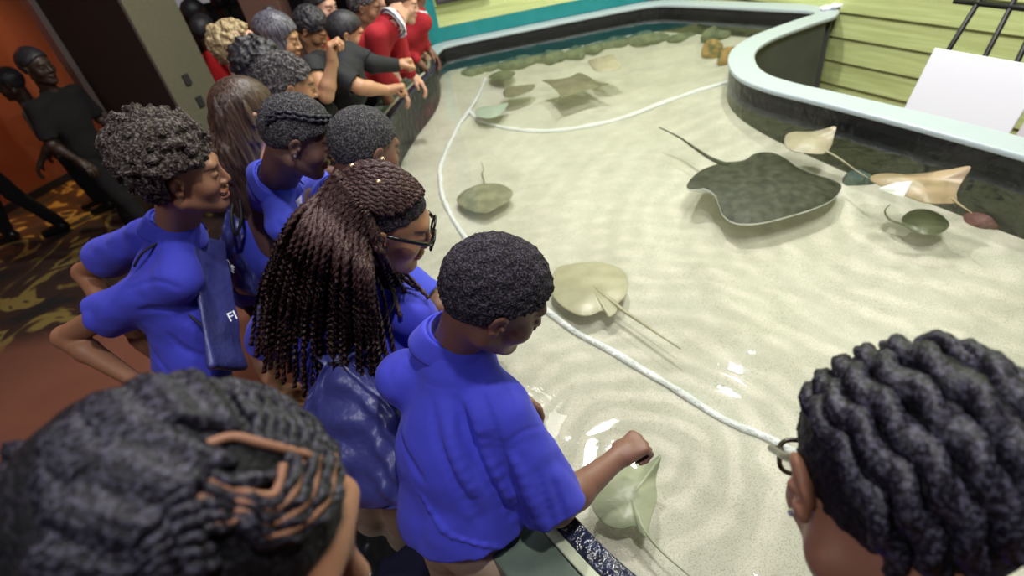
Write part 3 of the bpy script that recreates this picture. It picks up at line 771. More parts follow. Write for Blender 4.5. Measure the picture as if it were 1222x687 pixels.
def person(name, label, P, cat='person', group=None):
    """P: dict of world joints and looks. Builds one person with body, hair, clothes as children."""
    g = lambda k, d=None: P.get(k, d)
    hc = np.asarray(P['head'], float); Mh = frame(P['face'], P.get('up', (0, 0, 1))); hs = g('hscale', .95)
    nb = np.asarray(P['neck'], float); sl, sr = np.asarray(P['shl'], float), np.asarray(P['shr'], float)
    hip = np.asarray(P['hip'], float); skin = np.array(P['skin']); res = g('res', .004); hres = g('hres', .0028)
    root = empty(name, (hip[0], hip[1], 0), label, cat, group)
    mid = (sl + sr) / 2; upv = nrm(nb - hip); rt = nrm(sr - sl); rt = nrm(rt - upv * rt.dot(upv)); fw = np.cross(upv, rt); MT = np.stack([rt, fw, upv], 1)
    hw = np.linalg.norm(sr - sl) / 2; bulk = g('bulk', 1.0); tl = np.linalg.norm(nb - hip)
    # --- body skin -------------------------------------------------
    smile = g('smile', 0)
    hd = head_sdf(smile)
    H = SDF(); H.u(xform(hd.prim(), hc, Mh, hs))
    nape = hc + Mh @ np.array([0, -.030, -.045]) * hs
    nk = g('neckr', .046); H.u(rcone(nape, nb - upv * .02 + fw * .0, nk, nk * 1.06), .02)
    H.u(rcone(hc + Mh @ np.array([0, .012, -.06]) * hs, nb + fw * .03, nk * .75, nk * .8), .02)
    H.u(rcone(nb - upv * .03, mid - upv * .05, nk * .92, nk * .8), .02)
    parts = [H.mesh(hres)]
    feet_z = 0.0
    hy = g('hipw', .075)
    ftw = g('standfw', None); gf = nrm(np.append((fw if ftw is None else np.asarray(ftw))[:2], 0)); gr = np.array([gf[1], -gf[0], 0])
    legs = []
    for q, nm in ((-1, 'l'), (1, 'r')):
        h_ = hip + gr * q * hy - np.array([0, 0, .03])
        a_ = np.asarray(g('ank' + nm, np.append((hip + gr * q * (hy + .03))[:2], .08)), float)
        k_ = np.asarray(g('kne' + nm, (h_ + a_) / 2 + gf * .03), float); legs.append((h_, k_, a_))
    T = SDF(); T.u(ell(mid - upv * .10, (hw * .80, .075 * bulk, .13), MT)); T.u(ell(hip + upv * .06, (.105 * bulk, .075 * bulk, .15), MT), .05)
    for sgn, sh in ((-1, sl), (1, sr)): T.u(rcone(nb - upv * .03, sh - rt * sgn * .02, .036, .036), .03)
    for h_, k_, a_ in legs: limb(T, h_, k_, a_, .066, .045, .032); T.u(rcone(a_ + [0, 0, -.03], a_ + gf * .11 + [0, 0, -.05], .028, .022), .02)
    parts.append(T.mesh(.012))
    for nm, sh in (('l', sl), ('r', sr)):
        el, wr = g('el' + nm), g('wr' + nm)
        if el is None: continue
        el = np.asarray(el, float); wr = np.asarray(wr, float); A = SDF(); ar = g('armr', 1.0)
        limb(A, sh, el, wr, .043 * ar, .034 * ar, .0215 * ar)
        dd = g('hd' + nm); hn = g('hn' + nm)
        if dd is not None:
            hand_ops(A, wr, np.asarray(dd, float), np.asarray(hn, float), 1 if nm == 'l' else -1, **g('hk' + nm, {}))
        parts.append(A.mesh(g('ares', .0032)))
    def tint(V):
        c = np.tile(skin, (len(V), 1)); Q = ((V - hc) @ Mh) / hs; m = (np.linalg.norm(Q, axis=1) < .135) & (Q[:, 2] > -.1)
        c[m] = head_tint(Q[m], skin, g('brow', (.02, .014, .012)), g('lips'), smile); return c
    body = mesh_np('body', parts, M_skin, root, tint)
    # --- eyes, teeth -----------------------------------------------
    if g('eyes', True):
        for q in (-1, 1):
            e = MB(); sp = bmesh.new(); bmesh.ops.create_uvsphere(sp, u_segments=16, v_segments=10, radius=.0118 * hs)
            c = hc + Mh @ np.array([q * .031, .0745, .0030]) * hs
            me = bpy.data.meshes.new('eye'); sp.transform(Matrix.Translation(c)); sp.to_mesh(me); sp.free(); eo = link('eye', me, M_eye, root)
            sp = bmesh.new(); bmesh.ops.create_uvsphere(sp, u_segments=12, v_segments=8, radius=.0062 * hs)
            lk = nrm(g('gaze', (0, 1, -.25))); c2 = c + Mh @ lk * .0068 * hs
            me = bpy.data.meshes.new('iris'); sp.transform(Matrix.Translation(c2)); sp.to_mesh(me); sp.free()
            io = bpy.data.objects.new('iris', me); me.materials.append(M_iris); me.polygons.foreach_set('use_smooth', [True] * len(me.polygons)); C.objects.link(io); io.parent = eo
            io.matrix_parent_inverse = Matrix.Translation(-Vector(root.location)) ; io.matrix_parent_inverse = Matrix.Identity(4)
    if smile:
        s = SDF(); s.u(xform(rbox((0, .083, -.0555), (.020, .008, .0042), .002), hc, Mh, hs)); mesh_np('teeth', [s.mesh(.0022)], M_teeth, root)
    # --- hair ------------------------------------------------------
    hair = g('hair')
    if hair:
        s = SDF(); s.u(xform(hair['prim'], hc, Mh, hs))
        for pr, k in hair.get('more', []): s.u(xform(pr, hc, Mh, hs), k)
        mesh_np('hair', [s.mesh(hair.get('res', .0035))], hair['mat'], root)
    # --- shirt -----------------------------------------------------
    loose = g('loose', 1.0); sc = g('shirt')
    if sc:
        s = SDF()
        s.u(ell(mid - upv * .105 * tl / .42 + fw * .005, ((hw - .012), .098 * bulk, .145), MT))
        s.u(ell(hip + upv * tl * .36, (.128 * bulk * loose, .098 * bulk * loose, .16), MT), .06)
        s.u(ell(hip + upv * .03, (.138 * bulk * loose, .110 * bulk * loose, .13), MT), .05)
        for sgn, sh in ((-1, sl), (1, sr)):
            s.u(rcone(nb - upv * .028 + rt * sgn * .02, sh - upv * .012 - rt * sgn * .015, .042, .050), .03)
        hemh = g('hem', -.06)
        hemn = nrm(np.asarray(g('hemn', -upv), float))
        s.i(plane(hip + upv * hemh, hemn), .006)
        for nm, sh in (('l', sl), ('r', sr)):
            el, wr = g('el' + nm), g('wr' + nm)
            if el is None: continue
            el = np.asarray(el, float); wr = np.asarray(wr, float); ft = g('slv', .85); sr_ = g('slr', .058)
            sd = nrm(el - sh); e1 = sh + (el - sh) * min(ft, 1.0)
            SL = SDF(); SL.u(rcone(sh - upv * .008, e1 + sd * .05, .054, sr_ * 1.05))
            if g('long'):
                SL.u(rcone(sh, el, .052, .046)); SL.u(rcone(el, wr, .046, .034), .01); e1 = el + (wr - el) * .93; sd = nrm(wr - el)
                SL.i(plane(e1, sd))
                SL.s(rcone(e1 - sd * .015, e1 + sd * .05, .028, .030))
            else:
                SL.i(plane(e1, sd), .004)
                SL.s(rcone(e1 - sd * .004, e1 + sd * .06, sr_ * .74, sr_ * .80), .004)
            s.u(SL.prim(), .035)
        folds_px(s, g('folds', []))
        s.disp(cloth_disp(g('seed', 1), g('fold', .006)))
        nax = nrm(nrm(nape - nb) * .75 + upv * .5)
        s.u(rcone(nb - upv * .05, nb + nax * .006, nk + .022, nk + .012), .02); s.u(rcone(nb - upv * .035, mid - upv * .05, nk + .018, nk + .022), .03)
        s.s(rcone(nb - nax * .006, nb + nax * .10, nk + .004, nk + .010), .004)
        bh = hip + upv * (hemh - .01)
        s.s(ell(bh, (.118 * bulk * loose, .090 * bulk * loose, .03), MT), .004)
        for x in g('shirt_ops', []): s.ops.append(x)
        so = mesh_np(g('shirt_name', 'polo_shirt'), [s.mesh(res)], sc, root)
    # --- collar ----------------------------------------------------
    if g('collar'):
        cm = g('collar'); R0 = nk + .010; V = []; F = []; n = 44; ax = nrm(nape - nb) * .75 + upv * .5; ax = nrm(ax); cr = nrm(np.cross(fw, ax)) * -1
        cr = nrm(rt - ax * rt.dot(ax)); cf = np.cross(ax, cr); cs = g('collar_size', 1.0); cb = nb + g('collar_off', np.zeros(3))
        prof = [(.001, -.024), (.002, .016), (.004, .0225), (.008, .0205), (.016, .002), (.025, -.018), (.022, -.021), (.011, .0), (.0055, .012), (.006, -.024)]
        gap = .16
        for i in range(n + 1):
            a = math.pi / 2 + gap + (2 * math.pi - 2 * gap) * i / n       # opens at the front
            fr = (1 + math.cos(a - math.pi / 2)) / 2                        # 1 at front, 0 at back
            for (o, z) in prof:
                r = R0 + o * cs * (1 + .25 * math.sin(a * 3 + g('seed', 1))); zz = z * cs - .030 * fr ** 1.5 + .004
                V.append(cb + (cr * math.cos(a) + cf * math.sin(a) * (1.0 + .12 * fr)) * r + ax * zz)
        m = len(prof)
        for i in range(n):
            for k in range(m): l = (k + 1) % m; F.append((i * m + k, i * m + l, (i + 1) * m + l, (i + 1) * m + k))
        F += [tuple(range(m)), tuple(n * m + k for k in range(m))[::-1]]
        co = mk('collar', V, F, cm, root, True); sb = co.modifiers.new('sub', 'SUBSURF'); sb.levels = 1; sb.render_levels = 1
    # --- trousers and shoes ------------------------------------------
    if g('trousers'):
        s = SDF(); s.u(ell(hip + np.array([0, 0, -.01]), (.112 * bulk, .088 * bulk, .10), np.stack([gr, gf, [0, 0, 1]], 1)))
        for h_, k_, a_ in legs:
            s.u(rcone(h_, k_, .080, .062), .03); s.u(rcone(k_, a_ + [0, 0, .03], .062, .056), .02)
        s.i(plane((0, 0, .065), (0, 0, -1))); s.i(plane(hip + upv * .055, upv))
        s.disp(cloth_disp(g('seed', 1) + 9, .007, sc=11))
        for x in g('trouser_ops', []): s.ops.append(x)
        mesh_np('trousers', [s.mesh(g('tres', .007))], g('trousers'), root)
    if g('shoes', None) is not None:
        for h_, k_, a_ in legs:
            s = SDF(); b0 = np.array([a_[0], a_[1], 0.0])
            s.u(rcone(b0 + [0, 0, .05] - gf * .02, b0 + gf * .13 + [0, 0, .034], .046, .040)); s.u(rcone(b0 + [0, 0, .05], b0 + [0, 0, .10], .046, .042), .02)
            s.i(plane((0, 0, .004), (0, 0, -1)), .004); mesh_np('shoe', [s.mesh(.006)], g('shoes'), root)
    return dict(root=root, Mh=Mh, hc=hc, hs=hs, MT=MT, mid=mid, up=upv, rt=rt, fw=fw)
# ------------------------------------------------------------------ looks
def hairmat(name, c1, c2, scale=160, rough=.85, bump=.8, dist=.006):
    m = mat(name, c1, rough, bump=(scale, bump, dist), spec=.25); nt = m.node_tree; b = nt.nodes['Principled BSDF']; tc = nt.nodes['Texture Coordinate']
    n = nt.nodes.new('ShaderNodeTexNoise'); n.inputs['Scale'].default_value = scale; n.inputs['Detail'].default_value = 2
    nt.links.new(tc.outputs['Object'], n.inputs['Vector']); r = nt.nodes.new('ShaderNodeValToRGB'); e = r.color_ramp.elements
    e[0].position = .46; e[0].color = (*c1, 1); e[1].position = .68; e[1].color = (*c2, 1)  # lighter flecks paint highlights into the colour of black curls, braids and twists
    nt.links.new(n.outputs['Fac'], r.inputs['Fac']); nt.links.new(r.outputs[0], b.inputs['Base Color']); return m
def strandmat(name, c1, c2, rough=.45, stretch=(60, 60, 4)):
    m = mat(name, c1, rough, spec=.4); nt = m.node_tree; b = nt.nodes['Principled BSDF']; tc = nt.nodes['Texture Coordinate']
    mp = nt.nodes.new('ShaderNodeMapping'); mp.inputs['Scale'].default_value = stretch; nt.links.new(tc.outputs['Object'], mp.inputs[0])
    n = nt.nodes.new('ShaderNodeTexNoise'); n.inputs['Scale'].default_value = 2.2; n.inputs['Detail'].default_value = 3; nt.links.new(mp.outputs[0], n.inputs['Vector'])
    r = nt.nodes.new('ShaderNodeValToRGB'); e = r.color_ramp.elements; e[0].position = .35; e[0].color = (*c1, 1); e[1].position = .68; e[1].color = (*c2, 1)
    nt.links.new(n.outputs['Fac'], r.inputs['Fac']); nt.links.new(r.outputs[0], b.inputs['Base Color'])
    bp = nt.nodes.new('ShaderNodeBump'); bp.inputs['Strength'].default_value = .6; bp.inputs['Distance'].default_value = .004
    nt.links.new(n.outputs['Fac'], bp.inputs['Height']); nt.links.new(bp.outputs[0], b.inputs['Normal']); return m
M_blue = mat('royal_blue_knit', (.050, .056, .58), .85, sheen=.06, bump=(700, .35, .0012), var=(6, (.042, .047, .50)))
M_blue2 = mat('bright_blue_knit', (.050, .068, .56), .85, sheen=.06, bump=(500, .3, .0012))
M_navy = mat('navy_nylon', (.035, .038, .17), .38, bump=(14, .5, .02), var=(9, (.045, .05, .21)))
M_cord = mat('black_cord', (.008, .008, .012), .6)
M_khaki = mat('khaki_twill', (.40, .30, .215), .85, bump=(500, .3, .001), var=(9, (.34, .25, .18)))
M_darktr = mat('dark_trousers', (.012, .012, .02), .85)
M_shoe = mat('black_leather', (.012, .012, .013), .25)
M_red = mat('red_knit', (.36, .008, .018), .85, bump=(300, .4, .002))
M_white = mat('white_shirt_cloth', (.66, .64, .70), .8)
M_blackt = mat('black_jersey', (.010, .011, .014), .8)
M_cream = mat('cream_cloth', (.55, .50, .42), .85)
M_silh = mat('silhouette_clothing', (.006, .005, .006), .95)  # near-black colour stands in for the missing light on background figures
H_short = hairmat('short_black_curls', (.010, .008, .010), (.085, .07, .105), 300, dist=.005)
H_afro = hairmat('brown_black_afro', (.022, .016, .014), (.17, .135, .13), 170, dist=.006)
H_buzz = hairmat('grey_black_buzz', (.020, .019, .023), (.13, .12, .13), 230, dist=.004)
H_grey = hairmat('grey_black_curls', (.03, .027, .03), (.17, .15, .16), 110, dist=.006)
H_base = hairmat('dark_scalp_hair', (.003, .003, .004), (.018, .016, .024), 200, rough=.6, dist=.002)
H_braid = hairmat('black_braided_hair', (.008, .007, .011), (.065, .060, .090), 220, rough=.42, dist=.002)
H_twist = hairmat('dark_maroon_twists', (.020, .009, .009), (.17, .092, .088), 520, rough=.42, bump=.5, dist=.002)
H_black = strandmat('straight_black_hair', (.010, .010, .012), (.055, .05, .06))
H_silver = strandmat('shiny_grey_black_hair', (.025, .023, .03), (.17, .16, .21), .35)
H_brown = strandmat('long_brown_hair', (.022, .012, .009), (.11, .065, .05), .4)
H_blond = strandmat('sandy_blond_hair', (.16, .10, .045), (.55, .42, .24), .6, (50, 50, 25))
S_dark = (.20, .095, .066); S_mid = (.29, .14, .082); S_warm = (.34, .17, .09); S_light = (.62, .36, .26); S_tan = (.50, .27, .15)

def basic(head, face, skin, hair, shirt, az=None, lean=.05, drop=.155, **kw):
    """upright figure below a head at a world point, body turned to azimuth az (degrees from +x)"""
    h = np.asarray(head, float); f = nrm(face); a = math.radians(az) if az is not None else math.atan2(f[1], f[0])
    F = np.array([math.cos(a), math.sin(a), 0]); R_ = np.array([F[1], -F[0], 0])
    nb = h + f * -.035 * np.array([1, 1, 0]) - np.array([0, 0, drop]); 
    hip = nb - F * lean - np.array([0, 0, kw.pop('torso', .42)]); sw = kw.pop('sw', .145)
    mid = nb - np.array([0, 0, .055]) - F * .01
    d = dict(head=h, face=face, neck=nb, shl=mid - R_ * sw, shr=mid + R_ * sw, hip=hip, skin=skin, hair=hair, shirt=shirt, standfw=F, trousers=M_darktr, shoes=M_shoe)
    el_l = mid - R_ * (sw + .05) - [0, 0, .24]; el_r = mid + R_ * (sw + .05) - [0, 0, .24]
    d.update(ell=el_l, elr=el_r, wrl=el_l + F * .15 - [0, 0, .13], wrr=el_r + F * .15 - [0, 0, .13])
    d.update(hdl=F * .6 - [0, 0, .6], hnl=nrm(F * .6 + [0, 0, .6]), hdr=F * .6 - [0, 0, .6], hnr=nrm(F * .6 + [0, 0, .6]))
    d.update(res=.007, hres=.0045, ares=.005, tres=.014)
    if kw.pop('arms', None) == 'down':
        for c_ in 'lr': d['wr' + c_] = d['el' + c_] + F * .03 - [0, 0, .21]; d['hd' + c_] = np.array([0, 0, -1.]); d['hn' + c_] = R_ * (1 if c_ == 'r' else -1)
    d.update(kw)
    if h[1] > .6 and h[1] < 4.3 and d['hip'][0] > -1.2:
        lim = np.interp(d['hip'][1], vis[vis[:, 1] > .3][:, 1], vis[vis[:, 1] > .3][:, 0]) - .175 - .125
        if d['hip'][0] > lim: d['hip'] = np.array([lim, d['hip'][1], d['hip'][2]])
    return d
def cap(m, off=.010, res=.0035, **k): return dict(prim=cap_prim(off, **k), mat=m, res=res)

# ------------------------------------------------------------------ the boy at the front
FB = np.array([-.205, .625, .875])
boy = dict(head=at(592, 355, 1.42), face=(.78, .02, -.62), neck=at(545, 402, 1.305), shl=at(480, 446, 1.215), shr=at(602, 486, 1.21), hip=FB, hscale=.93,
           elr=at(664, 606, .985), wrr=at(737, 546, .955), hdr=(.62, .28, .02), hnr=(-.18, -.02, 1), hkr=dict(curl=(1.15, 1.35, .9), size=.92, thumb_curl=.9, spread=.05),
           ell=at(545, 470, .99) + np.array([.06, .12, 0]), wrl=at(604, 474, .98), hdl=(.6, .2, -.5), hnl=(.3, .3, 1), hkl=dict(size=.9),
           skin=S_dark, hair=dict(prim=cap_prim(.014, front=.062, temple=.030, nape=-.050, noise=(.0035, 210)), mat=H_short, res=.0028),
           shirt=M_blue, collar=M_blue, trousers=M_khaki, shoes=M_shoe, slv=.97, slr=.066, res=.0042, hres=.0025, ares=.0025, fold=.006, loose=1.16, hem=.045, hemn=(.12, -.22, -1), seed=3,
           collar_size=1.25, standfw=(.7, .7, 0), neckr=.045, kner=(-.22, .58, .45), knel=(-.32, .72, .45), ankr=(-.26, .50, .08), ankl=(-.40, .72, .08))
boy['folds'] = [([(520, 470), (522, 520), (545, 575), (575, 625)], .011), ([(545, 468), (560, 520), (590, 580), (625, 632)], .012), ([(575, 470), (590, 520), (603, 560)], .008),
                ([(500, 462), (525, 480), (548, 478)], .006), ([(470, 480), (478, 530), (505, 575)], .009), ([(597, 555), (615, 600), (645, 648)], .010), ([(640, 560), (652, 600), (662, 645)], .007),
                ([(660, 575), (672, 610), (675, 640)], .006), ([(600, 535), (625, 515), (652, 508)], .0035),
                ([(533, 475), (540, 530), (565, 590)], -.010), ([(562, 480), (580, 540), (610, 600)], -.010), ([(610, 545), (635, 600), (660, 650)], -.010), ([(500, 590), (540, 640), (600, 655)], -.006)]
person('person', 'boy in a blue polo shirt at the front, reaching his fist over the water', boy)

# ------------------------------------------------------------------ afro boy, hands on his hips
afro_more = [(ell((0, -.030, .062), (.118, .122, .104)), .02)]
def afro_prim():
    e = ell((0, -.036, .068), (.112, .113, .098))[0]; e0 = ell((0, -.03, .02), (.088, .098, .088))[0]; cut = ell((0, .135, -.010), (.10, .080, .082))[0]; cu2 = rbox((0, .085, -.055), (.2, .110, .090), .02)[0]
    def f(P):
        d = np.minimum(e(P), e0(P)); d = d + np.where(np.abs(d) < .05, -np.abs(vnoise(P, 36)) * .022 + .007 - np.abs(vnoise(P + 3, 105)) * .010, 0)
        return np.maximum(np.maximum(d, -cut(P)), -cu2(P))
    return f, np.array([-.14, -.17, -.08]), np.array([.14, .11, .19])
ah = at(217, 207, 1.5)
afro = dict(head=ah, face=(.90, .22, -.22), neck=at(208, 268, 1.345), shl=at(176, 278, 1.29), shr=at(214, 330, 1.26), hip=at(232, 442, .92), hscale=1.0, up=(.08, 0, 1),
            elr=at(78, 402, 1.09), wrr=at(168, 458, .98), hdr=(.6, .25, -.5), hnr=(-.1, -.9, .3), hkr=dict(size=.95),
            ell=at(100, 325, 1.12), wrl=at(165, 405, .98), hdl=(.5, -.3, -.5), hnl=(-.3, .9, .2),
            skin=S_mid, smile=1, gaze=(0, 1, -.15), hair=dict(prim=afro_prim(), mat=H_afro, res=.0035), shirt=M_blue, collar=M_blue, trousers=M_khaki, shoes=M_shoe,
            slv=.62, slr=.072, res=.005, fold=.006, seed=7, collar_size=1.25, neckr=.044, hem=-.10, bulk=1.0)
afro['folds'] = [([(165, 372), (205, 372), (245, 400)], .010), ([(150, 345), (185, 335), (215, 345)], .007), ([(200, 400), (225, 420), (262, 430)], .009), ([(185, 300), (190, 330)], .005), ([(180, 420), (200, 445)], .008)]
person('person', 'smiling boy with a big rounded afro, hands on hips, in a blue polo shirt', afro)

# ------------------------------------------------------------------ girl with the long twists
gh = at(460, 264, 1.45)
girl = dict(head=gh, face=(.86, -.02, -.50), neck=at(438, 318, 1.30), shl=at(338, 362, 1.215), shr=at(492, 372, 1.20), hip=at(452, 548, .84), hscale=.98,
            ell=at(312, 420, 1.02), wrl=at(330, 470, .92), hdl=(.4, .2, -.7), hnl=(-.8, .3, .2), elr=at(520, 420, 1.0), wrr=at(560, 400, .99), hdr=(.7, .5, -.1), hnr=(0, 0, 1),
            skin=(.34, .165, .09), hair=None, shirt=M_blue, collar=M_blue, trousers=M_khaki, shoes=M_shoe, slv=.80, slr=.060, res=.0045, fold=.006, seed=11, bulk=.92, standfw=(.5, .85, 0),
            kner=at(487, 622, .48), ankr=at(470, 720, .08), knel=at(452, 615, .46), ankl=at(440, 690, .08), armr=.85, gaze=(0, 1, -.3))
GI = person('person', 'girl with long maroon twists and black glasses, carrying a navy drawstring bag', girl)
def hit(px, py, c, M, r, up=0.0):
    """point on an ellipsoid (centre c, axes M, radii r) seen at px,py; falls back to the closest point of the sight line"""
    o = np.array([0, 0, CAM_H]); v = ray(px, py); O = ((o - c) @ M) / r; V = (v @ M) / r
    a = V @ V; b = 2 * O @ V; cc = O @ O - 1; D = b * b - 4 * a * cc; t = (-b - math.sqrt(max(D, 0))) / (2 * a); p = o + v * t
    if D < 0:
        q = ((p - c) @ M) / r; q /= np.linalg.norm(q); p = c + M @ (q * r)
    if up: p = p + nrm(M @ (((p - c) @ M) / r ** 2)) * up
    return p
rg = random.Random(8)
Mg = GI['Mh']; hsg = .98
scal_c = gh + Mg @ np.array([0, -.016, .026]) * hsg; scal_r = np.array([.078, .098, .091]) * hsg
tw = MB()
def twist(P, r=.0054, n=8): tw.tube(catmull(P, 12), r, n, twist=26, lobe=.30)
def scalp(px, py, up=.004): return hit(px, py, scal_c, Mg, scal_r, up)
# swept over the crown: rows from the forehead hairline back to the gathering point
gather = (372, 215)
starts = [(463, 188), (474, 193), (484, 199), (492, 206), (499, 213), (504, 220), (505, 228), (500, 236), (492, 243), (482, 249), (471, 252), (460, 252)]
for i, (sx, sy) in enumerate(starts):
    k = i / (len(starts) - 1); gx, gy = 396 + 22 * k, 200 + 42 * k
    mx1, my1 = sx * .66 + gx * .34, sy * .66 + gy * .34 - 6 + 3 * k; mx2, my2 = sx * .33 + gx * .67, sy * .33 + gy * .67 - 5 + 3 * k
    for j in (0, 1):
        o = j * 4.2
        twist([scalp(sx - o * .4, sy + o, .002), scalp(mx1, my1 + o, .007), scalp(mx2, my2 + o, .009), scalp(gx, gy + o, .006)], .0056)
# long falls
ends = []
NF = 58
for layer in range(3):
    for i in range(NF):
        k = (i + .5 * (layer % 2)) / (NF - 1) + rg.uniform(-.006, .006)
        # root around the back of the head, from the far side over the crown to behind the ear
        rx = 398 + 52 * k + rg.uniform(-3, 3); ry = 196 + 66 * k + 14 * math.sin(k * 3.1) * 0 + layer * 2
        if k > .8: rx = 398 + 52 * .8 + (k - .8) * 20
        p0 = scalp(rx, ry, .005 + .006 * layer)
        ex = 306 + 168 * k ** .85 + rg.uniform(-7, 7); ey = 395 + 60 * math.sin(min(k * 1.2, 1) * 1.7) + rg.uniform(-14, 30) + (14 if layer == 2 else 0)
        ez = 1.13 - .13 * math.sin(min(k * 1.2, 1) * 1.6) + .012 * layer
        if k > .93: ex, ey = 478 + (k - .93) * 420, 405 + rg.uniform(-25, 20)
        m1x, m1y = rx * .68 + ex * .32 - 18 * (1 - k) - 4, ry * .70 + ey * .30 + 2; m2x, m2y = rx * .30 + ex * .70 - 16 * (1 - k) - 2, ry * .34 + ey * .66
        z1 = p0[2] * .72 + ez * .28 + .035 + .01 * layer; z2 = p0[2] * .32 + ez * .68 + .03 + .01 * layer
        pm = scalp(rx * .86 + ex * .14 - 8 * (1 - k), ry * .88 + ey * .12, .010 + .007 * layer)
        twist([p0, pm, at(m1x, m1y, z1), at(m2x, m2y, z2), at(ex, ey, ez)], .0060 + .0004 * rg.random(), 6)
# front pieces hanging by the cheek
for (x0, y0, x1, y1, x2, y2, x3, y3) in ((455, 262, 452, 290, 476, 318, 512, 356), (450, 262, 448, 296, 468, 322, 500, 346), (446, 258, 442, 300, 462, 330, 478, 378), (440, 255, 436, 300, 455, 345, 470, 420),
                                         (436, 250, 430, 300, 448, 350, 462, 430)):
    twist([scalp(x0 - 11, y0, .006), scalp(x1 - 6, y1, .012), at(x2, y2, 1.315), at(x3, y3, 1.235 if y3 < 390 else 1.15)], .0050, 8)
tw.build('long_twists', H_twist, GI['root'], smooth=True)
hs_ = SDF(); hs_.u(xform(cap_prim(.003, front=.066, temple=.030, nape=-.05, noise=(.0015, 150)), gh, Mg, hsg)); mesh_np('scalp_hair', [hs_.mesh(.003)], H_short, GI['root'])
M_gold = mat('gold_bead', (.75, .55, .35), .3, metal=.8)
bd = MB()
for (x, y) in ((456, 187), (424, 205), (452, 221), (442, 272), (426, 287)):
    p = scalp(x, y, .013); bm_ = bmesh.new(); bmesh.ops.create_uvsphere(bm_, u_segments=8, v_segments=6, radius=.0055); bd.add([np.array(v.co) + p for v in bm_.verts], [[v.index for v in f.verts] for f in bm_.faces]); bm_.free()
    bd.build('hair_bead', M_gold, GI['root'], smooth=True); bd = MB()
# glasses
def glasses(par, hc, M, hs, col, colarm=None, lens=True, w=.021, h=.0165, drop=0.0, flat=False):
    b = MB(); W = lambda p: hc + M @ (np.array(p) * hs)
    for q in (-1, 1):
        pts = []
        for i in range(25):
            a = 2 * math.pi * i / 24; ca, sa = math.cos(a), math.sin(a); ex = .55
            pts.append(W((q * .033 + w * math.copysign(abs(ca) ** ex, ca), .105 - .10 * abs(q * .033 + w * ca) ** 1 * .25, .004 - drop + h * math.copysign(abs(sa) ** ex, sa))))
        b.tube(pts, .0028, 8, cap=False)
        b.tube([W((q * .056, .100, .010 - drop)), W((q * .068, .090, .012 - drop)), W((q * .076, .03, .012)), W((q * .078, -.004, .014)), W((q * .076, -.018, -.002))], [.0045, .0045, .0040, .0032, .0025], 8)
    b.tube([W((-.013, .104, .008 - drop)), W((0, .108, .011 - drop)), W((.013, .104, .008 - drop))], .002, 8)
    o = b.build('glasses', col, par, smooth=True)
    if lens:
        for q in (-1, 1):
            bb = MB(); pts = [W((q * .033 + w * .97 * math.copysign(abs(math.cos(a)) ** .55, math.cos(a)), .1045 - .025 * abs(q * .033 + w * math.cos(a)), .004 - drop + h * .97 * math.copysign(abs(math.sin(a)) ** .55, math.sin(a)))) for a in [2 * math.pi * i / 24 for i in range(24)]]
            yv = M @ np.array([0, .0012, 0]); V = pts + [p + yv for p in pts]; F = [tuple(range(24)), tuple(range(24, 48))[::-1]] + [(i, (i + 1) % 24, 24 + (i + 1) % 24, 24 + i) for i in range(24)]
            bb.add(V, F); l = bb.build('lens', M_lens, None); l.parent = o
    return o
M_lens = bpy.data.materials.new('clear_lens'); M_lens.use_nodes = True; nt = M_lens.node_tree; nt.nodes.clear()
_o = nt.nodes.new('ShaderNodeOutputMaterial'); _t = nt.nodes.new('ShaderNodeBsdfTransparent'); _g = nt.nodes.new('ShaderNodeBsdfGlossy'); _g.inputs['Roughness'].default_value = .02
_m = nt.nodes.new('ShaderNodeMixShader'); _m.inputs[0].default_value = .07; nt.links.new(_t.outputs[0], _m.inputs[1]); nt.links.new(_g.outputs[0], _m.inputs[2]); nt.links.new(_m.outputs[0], _o.inputs[0])
M_frame = mat('black_plastic_frame', (.008, .008, .010), .18); M_frame2 = mat('olive_tortoiseshell_frame', (.06, .05, .02), .2, var=(60, (.02, .01, .008), .1))
glasses(GI['root'], gh, Mg, hsg, M_frame)
def stud(par, hc, M, hs, q, m):
    bm_ = bmesh.new(); bmesh.ops.create_icosphere(bm_, subdivisions=2, radius=.0038); bb = MB(); p = hc + M @ (np.array([q * .0815, .0, -.028]) * hs)
    bb.add([np.array(v.co) + p for v in bm_.verts], [[v.index for v in f.verts] for f in bm_.faces]); bm_.free(); bb.build('earring', m, par)
M_stud = mat('crystal_stud', (.85, .88, .95), .05, metal=.9)
stud(GI['root'], gh, Mg, hsg, 1, M_stud)
